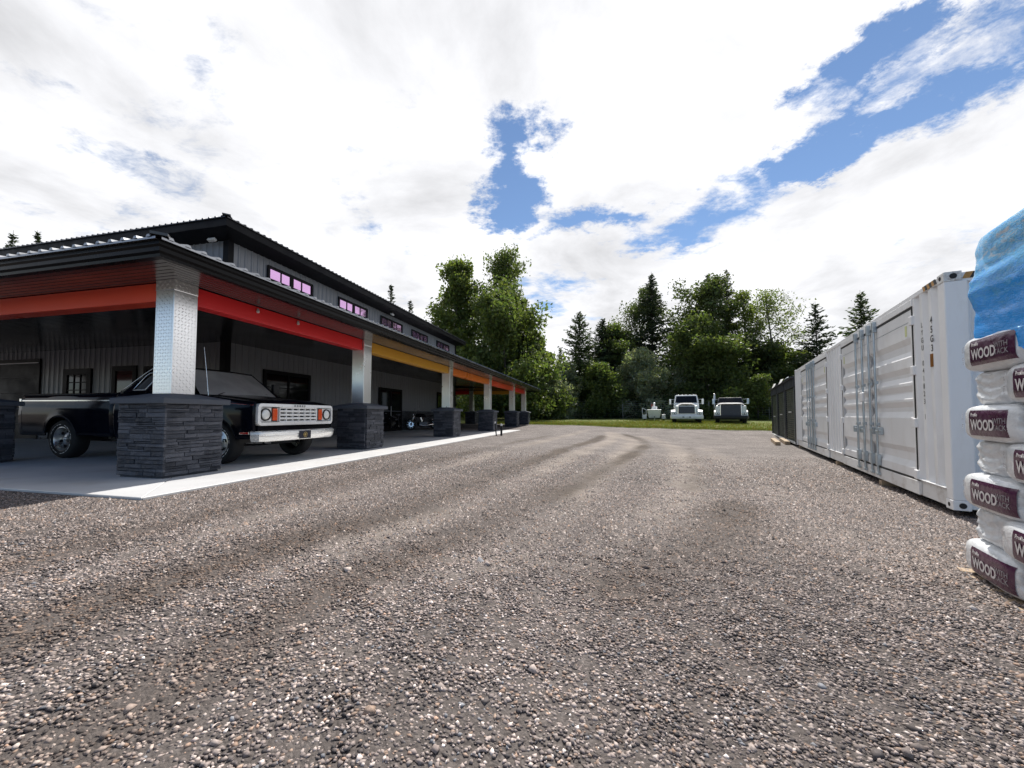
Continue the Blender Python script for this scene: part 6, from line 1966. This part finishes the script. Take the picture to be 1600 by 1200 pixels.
# ================================================================ trees
M['bark'] = pmat('grey_bark', (0.075, 0.062, 0.050), 0.9, 0, 0.3, 4, bump=0.5, bscale=14, stretch=(1, 1, 0.25))
M['bark_pale'] = pmat('pale_bark', (0.20, 0.18, 0.15), 0.85, 0, 0.35, 4, bump=0.4, bscale=14)
M['leaf_bright'] = leaf_mat('leaf_bright', (0.150, 0.190, 0.062), 0.50)
M['leaf_mid'] = leaf_mat('leaf_mid', (0.118, 0.156, 0.055), 0.48)
M['leaf_dark'] = leaf_mat('leaf_dark', (0.082, 0.110, 0.044), 0.44)
M['needle'] = leaf_mat('needles', (0.042, 0.062, 0.034), 0.22)
M['needle_green'] = leaf_mat('needles_green', (0.058, 0.088, 0.038), 0.28)
M['leaf_silver'] = leaf_mat('leaf_silver', (0.29, 0.325, 0.225), 0.45)
def cards(P, size, r, tone, flat=0.0, aspect=0.55, dirs=None):
    """diamond leaf-spray cards at points P; flat>0 keeps them near horizontal"""
    n = len(P)
    if dirs is None:
        a = r.normal(size=(n, 3))
        a[:, 2] *= (1 - flat)
    else:
        a = dirs + 0.35 * r.normal(size=(n, 3))
    a /= np.linalg.norm(a, axis=1, keepdims=True) + 1e-9
    b = r.normal(size=(n, 3)); 
    if flat: b[:, 2] *= (1 - flat)
    b -= a * np.sum(a * b, 1, keepdims=True); b /= np.linalg.norm(b, axis=1, keepdims=True) + 1e-9
    s = size[:, None]
    nrm = np.cross(a, b)
    bend = nrm * s * 0.18
    V = np.stack([P - a * s, P + b * s * aspect + bend, P + a * s, P - b * s * aspect + bend], 1).reshape(-1, 3)
    F = np.arange(4 * n).reshape(-1, 4)
    T = np.repeat(tone, 4, axis=0)
    return V, F, T
def tones(n, r, base=None, spread=0.35):
    g = (1 - spread / 2) + spread * r.random(n) if base is None else base * (0.85 + 0.3 * r.random(n))
    t = np.stack([g * (0.88 + 0.28 * r.random(n)), g, g * (0.8 + 0.4 * r.random(n)), np.ones(n)], 1)
    return t
def limb(mb, p, d, ln, r0, r, n=6, up=0.15):
    pts = [np.array(p)]; d = np.array(d, float); d /= np.linalg.norm(d)
    for k in range(n):
        d = d + r.normal(size=3) * 0.13 + np.array([0, 0, up * 0.2]); d /= np.linalg.norm(d)
        pts.append(pts[-1] + d * ln / n)
    mb.tube(pts, [r0 * (1 - 0.8 * k / n) for k in range(n + 1)], 5, caps=False)
    return pts
def deciduous(seed, H, R, base=0.25, shape='oval', density=1.0, leaf=0.22, gap=0.0, lean=0.0, nl=22):
    """returns trunk mesh builder and crown arrays; crown starts at base*H"""
    r = np.random.default_rng(seed)
    mb = MB()
    tp = [np.array([0, 0, -0.3])]; d = np.array([lean, 0, 1.0])
    n = 12
    for k in range(n):
        d = d + r.normal(size=3) * np.array([0.05, 0.05, 0]); d /= np.linalg.norm(d)
        tp.append(tp[-1] + d * (H * 0.96 + 0.3) / n)
    rad = max(0.10, H * 0.013)
    mb.tube(tp, [rad * (1 - 0.88 * k / n) + 0.012 for k in range(n + 1)], 8)
    def trunk_at(t):
        f = t * n; i = min(int(f), n - 1); return tp[i] + (tp[i + 1] - tp[i]) * (f - i)
    def prof(t):
        if shape == 'poplar': return 0.45 + 0.55 * math.sin(PI * min(1, t * 0.8 + 0.25)) if t < 0.95 else 0.35
        if shape == 'round': return math.sin(PI * (0.14 + 0.80 * t)) ** 0.7
        if shape == 'bush': return math.cos(PI * 0.5 * t * 0.92) ** 0.7
        return math.sin(PI * (0.16 + 0.80 * t)) ** 0.8
    C = []
    for k in range(nl):
        t = base + (0.99 - base) * (k + r.random()) / nl
        tc = (t - base) / (1 - base)
        a = k * 2.4 + r.normal() * 0.5
        reach = R * prof(tc) * (0.70 + 0.42 * r.random())
        el = 0.25 + 0.75 * tc + 0.2 * r.normal()
        dvec = np.array([math.cos(a) * math.cos(el), math.sin(a) * math.cos(el), math.sin(el)])
        p0 = trunk_at(max(0.05, t - 0.06))
        pts = limb(mb, p0, dvec, reach, rad * 0.42 * (1 - 0.6 * tc), r)
        for q in range(2, len(pts)):
            C.append((pts[q], 0.75 + 0.25 * r.random()))
        for s_ in range(3):
            q = 2 + r.integers(0, len(pts) - 3)
            dv = dvec + r.normal(size=3) * 0.7
            p2 = limb(mb, pts[q], dv, reach * 0.45, rad * 0.16, r, 4)
            C.append((p2[-1], 1.0)); C.append((p2[2], 0.8))
    C.append((tp[-1], 0.7))
    P = []; S = []; B = []
    for c, w in C:
        if r.random() < gap: continue
        m = int(72 * density * w)
        rr = R * 0.16 * (0.8 + 0.5 * r.random()) + 0.12
        q = np.clip(r.normal(size=(m, 3)), -1.35, 1.35) * np.array([rr, rr, rr * 0.72]) * 0.72
        P.append(c + q); S.append(leaf * (0.42 + 0.75 * r.random(m)))
        B.append(np.full(m, 0.72 + 0.5 * r.random()))
    P = np.concatenate(P); S = np.concatenate(S); B = np.concatenate(B)
    ok = P[:, 2] > 0.05
    P, S, B = P[ok], S[ok], B[ok]
    return mb, cards(P, S, r, tones(len(P), r, B))
def conifer(seed, H, R, base=0.06, droop=0.25, density=1.0, leaf=0.26, ragged=0.3, power=0.85):
    r = np.random.default_rng(seed)
    mb = MB()
    rad = max(0.08, H * 0.011)
    wob = r.normal(size=2) * 0.01 * H
    mb.tube([(0, 0, -0.3), (wob[0] * 0.5, wob[1] * 0.5, H * 0.5), (wob[0], wob[1], H)], [rad, rad * 0.6, 0.012], 7)
    P = []; S = []; D = []; B = []
    z = base * H
    while z < H * 0.985:
        t = z / H
        L_ = R * (1 - t) ** power + 0.10
        nb = 5 + int(3 * r.random())
        for k in range(nb):
            a = r.random() * 2 * PI
            ln = L_ * (1 - ragged + 2 * ragged * r.random() * 0.75)
            el = 0.35 - droop - 0.25 * (1 - t) + 0.55 * t + 0.12 * r.normal()
            dv = np.array([math.cos(a) * math.cos(el), math.sin(a) * math.cos(el), math.sin(el)])
            m = max(3, int(ln / leaf * 2.6 * density))
            u = (np.arange(m) + r.random(m)) / m
            p0 = np.array([wob[0] * t, wob[1] * t, z])
            p = p0 + dv * (u * ln)[:, None]
            p[:, 2] -= 0.10 * ln * u ** 2 * (1.2 - t)
            side = np.stack([-dv[1] * np.ones(m), dv[0] * np.ones(m), np.zeros(m)], 1)
            sg = r.choice([-1, 1], m)
            off = side * (sg * (0.10 + 0.24 * r.random(m)) * (0.35 + ln * 0.22))[:, None]
            p = p + off + r.normal(size=(m, 3)) * 0.05
            p[:, 2] -= 0.05 + 0.10 * r.random(m)
            P.append(p); S.append(leaf * (0.6 + 0.7 * r.random(m)) * (0.75 + 0.3 * (1 - t)))
            D.append(np.tile(dv, (m, 1)) + side * (sg * 0.8)[:, None] + np.array([0, 0, -0.25]))
            B.append(np.full(m, 0.7 + 0.55 * r.random()))
            if ln > 0.8: mb.tube([p0, p0 + dv * ln * 0.8 - np.array([0, 0, 0.06 * ln])], [0.022, 0.006], 4, caps=False)
        z += (0.26 + 0.16 * r.random()) * (1.15 - 0.5 * t) * (H / 14) ** 0.5
    P = np.concatenate(P); S = np.concatenate(S); D = np.concatenate(D); B = np.concatenate(B)
    return mb, cards(P, S, r, tones(len(P), r, B), 0.0, 0.34, D)
def tree_meshes(gen, leafm, barkm, *a, **k):
    mb, (V, F, T) = gen(*a, **k)
    return mb.mesh('trunk', barkm, smooth=True, fix=False), np_mesh('crown', V, F, leafm, ('tone', T))
def plant_tree(name, label, cat, meshes, x, y, rz=0.0, s=1.0, group=None, sz=None):
    T = thing(name, label, cat, (x, y, gh(x, y)), rz, group)
    T.scale = (s, s, sz or s)
    link('trunk', meshes[0], T)
    c = link('crown', meshes[1], T); c['kind'] = 'stuff'
    return T
def spot(px, top, depth):
    """foot and height of a tree whose top shows at pixel (px, top) when it stands at this depth"""
    p = at_depth(px, top, depth)
    return p.x, p.y, p.z - gh(p.x, p.y)
def W_(wpx, depth): return wpx / 2 * depth / F_PX
TREES = [
    # name, label, px, top, depth, width px, kind, leaf, bark, kwargs
    ('poplar_tree', 'bright leafy poplar just behind the far end of the workshop roof', 706, 395, 43, 112, 'd', 'leaf_bright', 'bark_pale', dict(base=0.14, shape='poplar', leaf=0.21, density=1.25, nl=28)),
    ('cottonwood_tree', 'tallest airy cottonwood rising beside the poplar behind the workshop', 770, 384, 47, 120, 'd', 'leaf_mid', 'bark', dict(base=0.22, shape='oval', leaf=0.18, density=0.85, gap=0.15, nl=30)),
    ('broadleaf_tree', 'dense rounded green tree beyond the end of the porch roof', 792, 462, 40, 164, 'd', 'leaf_mid', 'bark', dict(base=0.08, shape='round', leaf=0.22, density=1.35, nl=30)),
    ('cottonwood_tree', 'narrow dark tree at the right edge of the group behind the workshop', 829, 462, 46, 58, 'd', 'leaf_dark', 'bark', dict(base=0.12, shape='poplar', leaf=0.2, density=1.1, nl=24)),
    ('spruce_tree', 'spruce with pale pointed tip standing clear left of the wood', 904, 486, 50, 116, 'c', 'needle_green', 'bark', dict(droop=0.2)),
    ('fir_tree', 'dark fir right of the pale-tipped spruce', 941, 496, 52, 104, 'c', 'needle', 'bark', dict(droop=0.15, density=1.2)),
    ('broadleaf_tree', 'mid green broadleaf crown between the dark fir and the bare cottonwood', 958, 505, 53, 84, 'd', 'leaf_mid', 'bark', dict(base=0.1, shape='oval', leaf=0.2)),
    ('cottonwood_tree', 'thin half bare cottonwood left of the tall dark spruce', 979, 432, 54, 92, 'd', 'leaf_dark', 'bark', dict(base=0.22, shape='poplar', leaf=0.17, density=0.75, gap=0.2, nl=34)),
    ('spruce_tree', 'tall dark spruce left of the round-crowned tree', 1018, 424, 52, 96, 'c', 'needle', 'bark', dict(droop=0.3, density=1.3, ragged=0.25)),
    ('maple_tree', 'round-crowned dark tree with a bare trunk in the middle of the wood', 1067, 430, 52, 116, 'd', 'leaf_dark', 'bark', dict(base=0.38, shape='round', leaf=0.22, density=0.95, gap=0.08, nl=26)),
    ('spruce_tree', 'slim dark spruce, left one of a pair of pointed tops', 1108, 424, 56, 84, 'c', 'needle', 'bark', dict(droop=0.3, density=0.95)),
    ('spruce_tree', 'slim dark spruce, right one of a pair of pointed tops', 1130, 420, 54, 90, 'c', 'needle', 'bark', dict(droop=0.3, density=0.95)),
    ('broadleaf_tree', 'dense dark green tree behind the second heavy truck', 1108, 500, 46, 122, 'd', 'leaf_mid', 'bark', dict(base=0.05, shape='round', leaf=0.2, density=1.4, nl=30)),
    ('birch_tree', 'light narrow tree right of the pair of spruces', 1159, 446, 52, 80, 'd', 'leaf_bright', 'bark_pale', dict(base=0.2, shape='poplar', leaf=0.17, density=0.7, gap=0.15)),
    ('aspen_tree', 'thin airy aspen with open branches above the storage sheds', 1207, 449, 50, 106, 'd', 'leaf_bright', 'bark_pale', dict(base=0.34, shape='oval', leaf=0.15, density=0.5, gap=0.25, nl=24)),
    ('broadleaf_tree', 'low yellow green tree above the sheds', 1252, 545, 46, 70, 'd', 'leaf_bright', 'bark', dict(base=0.06, shape='round', leaf=0.2, density=1.1)),
    ('broadleaf_tree', 'mid green tree filling the wood right of the aspen', 1182, 540, 50, 110, 'd', 'leaf_dark', 'bark', dict(base=0.04, shape='round', leaf=0.22, density=1.2)),
    ('spruce_tree', 'spruce showing above the far end of the white container', 1275, 471, 42, 96, 'c', 'needle', 'bark', dict(droop=0.3, density=0.85, ragged=0.4)),
    ('spruce_tree', 'spruce showing above the middle of the white container', 1345, 452, 36, 100, 'c', 'needle_green', 'bark', dict(droop=0.35, density=0.85, ragged=0.4)),
    ('spruce_tree', 'spruce tip above the workshop roof at the left edge', 12, 358, 36, 70, 'c', 'needle', 'bark', dict(droop=0.3)),
    ('spruce_tree', 'second spruce tip above the workshop roof near the left edge', 58, 360, 38, 62, 'c', 'needle', 'bark', dict(droop=0.3)),
    ('spruce_tree', 'lone spruce tip above the workshop roof left of the poplar', 612, 444, 48, 46, 'c', 'needle', 'bark', dict(droop=0.3, density=0.8, ragged=0.4)),
    ('spruce_tree', 'small spruce tip just above the far workshop eave', 640, 468, 50, 44, 'c', 'needle', 'bark', dict(droop=0.3, density=0.8, ragged=0.4)),
    # shrubs in front
    ('willow_shrub', 'pale green rounded willow behind the small trailer', 1002, 548, 47, 96, 'd', 'leaf_silver', 'bark', dict(base=0.02, shape='bush', leaf=0.16, density=1.3, nl=26)),
    ('willow_shrub', 'thin silvery willow between the two heavy trucks', 1060, 556, 47.5, 66, 'd', 'leaf_silver', 'bark_pale', dict(base=0.02, shape='bush', leaf=0.13, density=0.6, gap=0.15, nl=22)),
    ('broadleaf_tree', 'lower green tree between the porch end and the silvery bushes', 834, 515, 43, 96, 'd', 'leaf_mid', 'bark', dict(base=0.02, shape='bush', leaf=0.19, density=1.1, nl=24)),
    ('willow_shrub', 'silvery bush at the end of the porch', 858, 588, 44, 72, 'd', 'leaf_silver', 'bark', dict(base=0.0, shape='bush', leaf=0.15, density=1.1, nl=20)),
    ('willow_shrub', 'tall silvery green bush beside the pale-tipped spruce', 882, 560, 46, 70, 'd', 'leaf_silver', 'bark', dict(base=0.0, shape='bush', leaf=0.15, density=1.1, nl=22)),
    ('willow_shrub', 'grey green bush left of the small trailer', 938, 575, 46.5, 88, 'd', 'leaf_mid', 'bark', dict(base=0.0, shape='bush', leaf=0.17, density=1.2, nl=22)),
    ('willow_shrub', 'loose leafy bush between the second heavy truck and the sheds', 1183, 584, 42, 50, 'd', 'leaf_mid', 'bark', dict(base=0.0, shape='oval', leaf=0.12, density=0.7, gap=0.25, nl=20)),
]
for i, (nm, lab, px, top, dep, wpx, kind, lf, bk, kw) in enumerate(TREES):
    x, y, h = spot(px, top, dep)
    R_ = W_(wpx, dep) * (1.3 if kind == 'c' else 1.0)
    ms = tree_meshes(deciduous if kind == 'd' else conifer, M[lf], M[bk], 100 + i * 7, h, R_, **kw)
    plant_tree(nm, lab, 'shrub' if 'shrub' in nm else 'tree', ms, x, y)
# back rows of the wood: shared shapes, individual trees
protoC = [tree_meshes(conifer, M['needle'], M['bark'], 900 + k, 12.0, 2.6, droop=0.25, density=0.9) for k in range(3)]
protoD = [tree_meshes(deciduous, M['leaf_dark'], M['bark'], 950 + k, 9.0, 2.9, base=0.06, shape='round', leaf=0.24, density=1.1) for k in range(3)]
rb = random.Random(21)
px = 640
k = 0
while px < 1420:
    dep = rb.uniform(57, 70)
    con = rb.random() < 0.55
    top = rb.uniform(500, 545) if con else rb.uniform(540, 575)
    if px > 1230: top += 25
    if 845 < px < 900: top = max(top, 540)
    x, y, h = spot(px, top, dep)
    if con: plant_tree('conifer_tree', 'dark conifer in the back row of the wood', 'tree', protoC[k % 3], x, y, rb.uniform(0, 6), h / 12.0, 'conifers in the back row of the wood')
    else: plant_tree('broadleaf_tree', 'dark broadleaf tree in the back row of the wood', 'tree', protoD[k % 3], x, y, rb.uniform(0, 6), h / 9.0, 'broadleaf trees in the back row of the wood')
    px += rb.uniform(17, 30); k += 1
# undergrowth at the foot of the wood
def build_undergrowth():
    r = np.random.default_rng(77)
    n = 46000
    x = -6 + 52 * r.random(n)
    y = 47.0 - 0.14 * (x - 10) + 9 * r.random(n) ** 1.2
    hmax = 1.2 + 3.4 * np.clip(fbm(x * 0.35, y * 0.2 + 3) * 1.8 - 0.35, 0.05, 1)
    z = ground_h(x, y) + hmax * r.random(n) ** 0.9
    P = np.stack([x, y, z], 1)
    base = 0.55 + 0.8 * fbm(x * 0.6 + 7, z * 0.9 + y * 0.3)
    V, F, T = cards(P, 0.14 + 0.14 * r.random(n), r, tones(n, r, base))
    o = link('undergrowth', np_mesh('undergrowth', V, F, M['leaf_dark'], ('tone', T)))
    o['kind'] = 'stuff'
    tag(o, 'dark leafy undergrowth along the foot of the wood', 'undergrowth')
build_undergrowth()

bpy.context.view_layer.update()
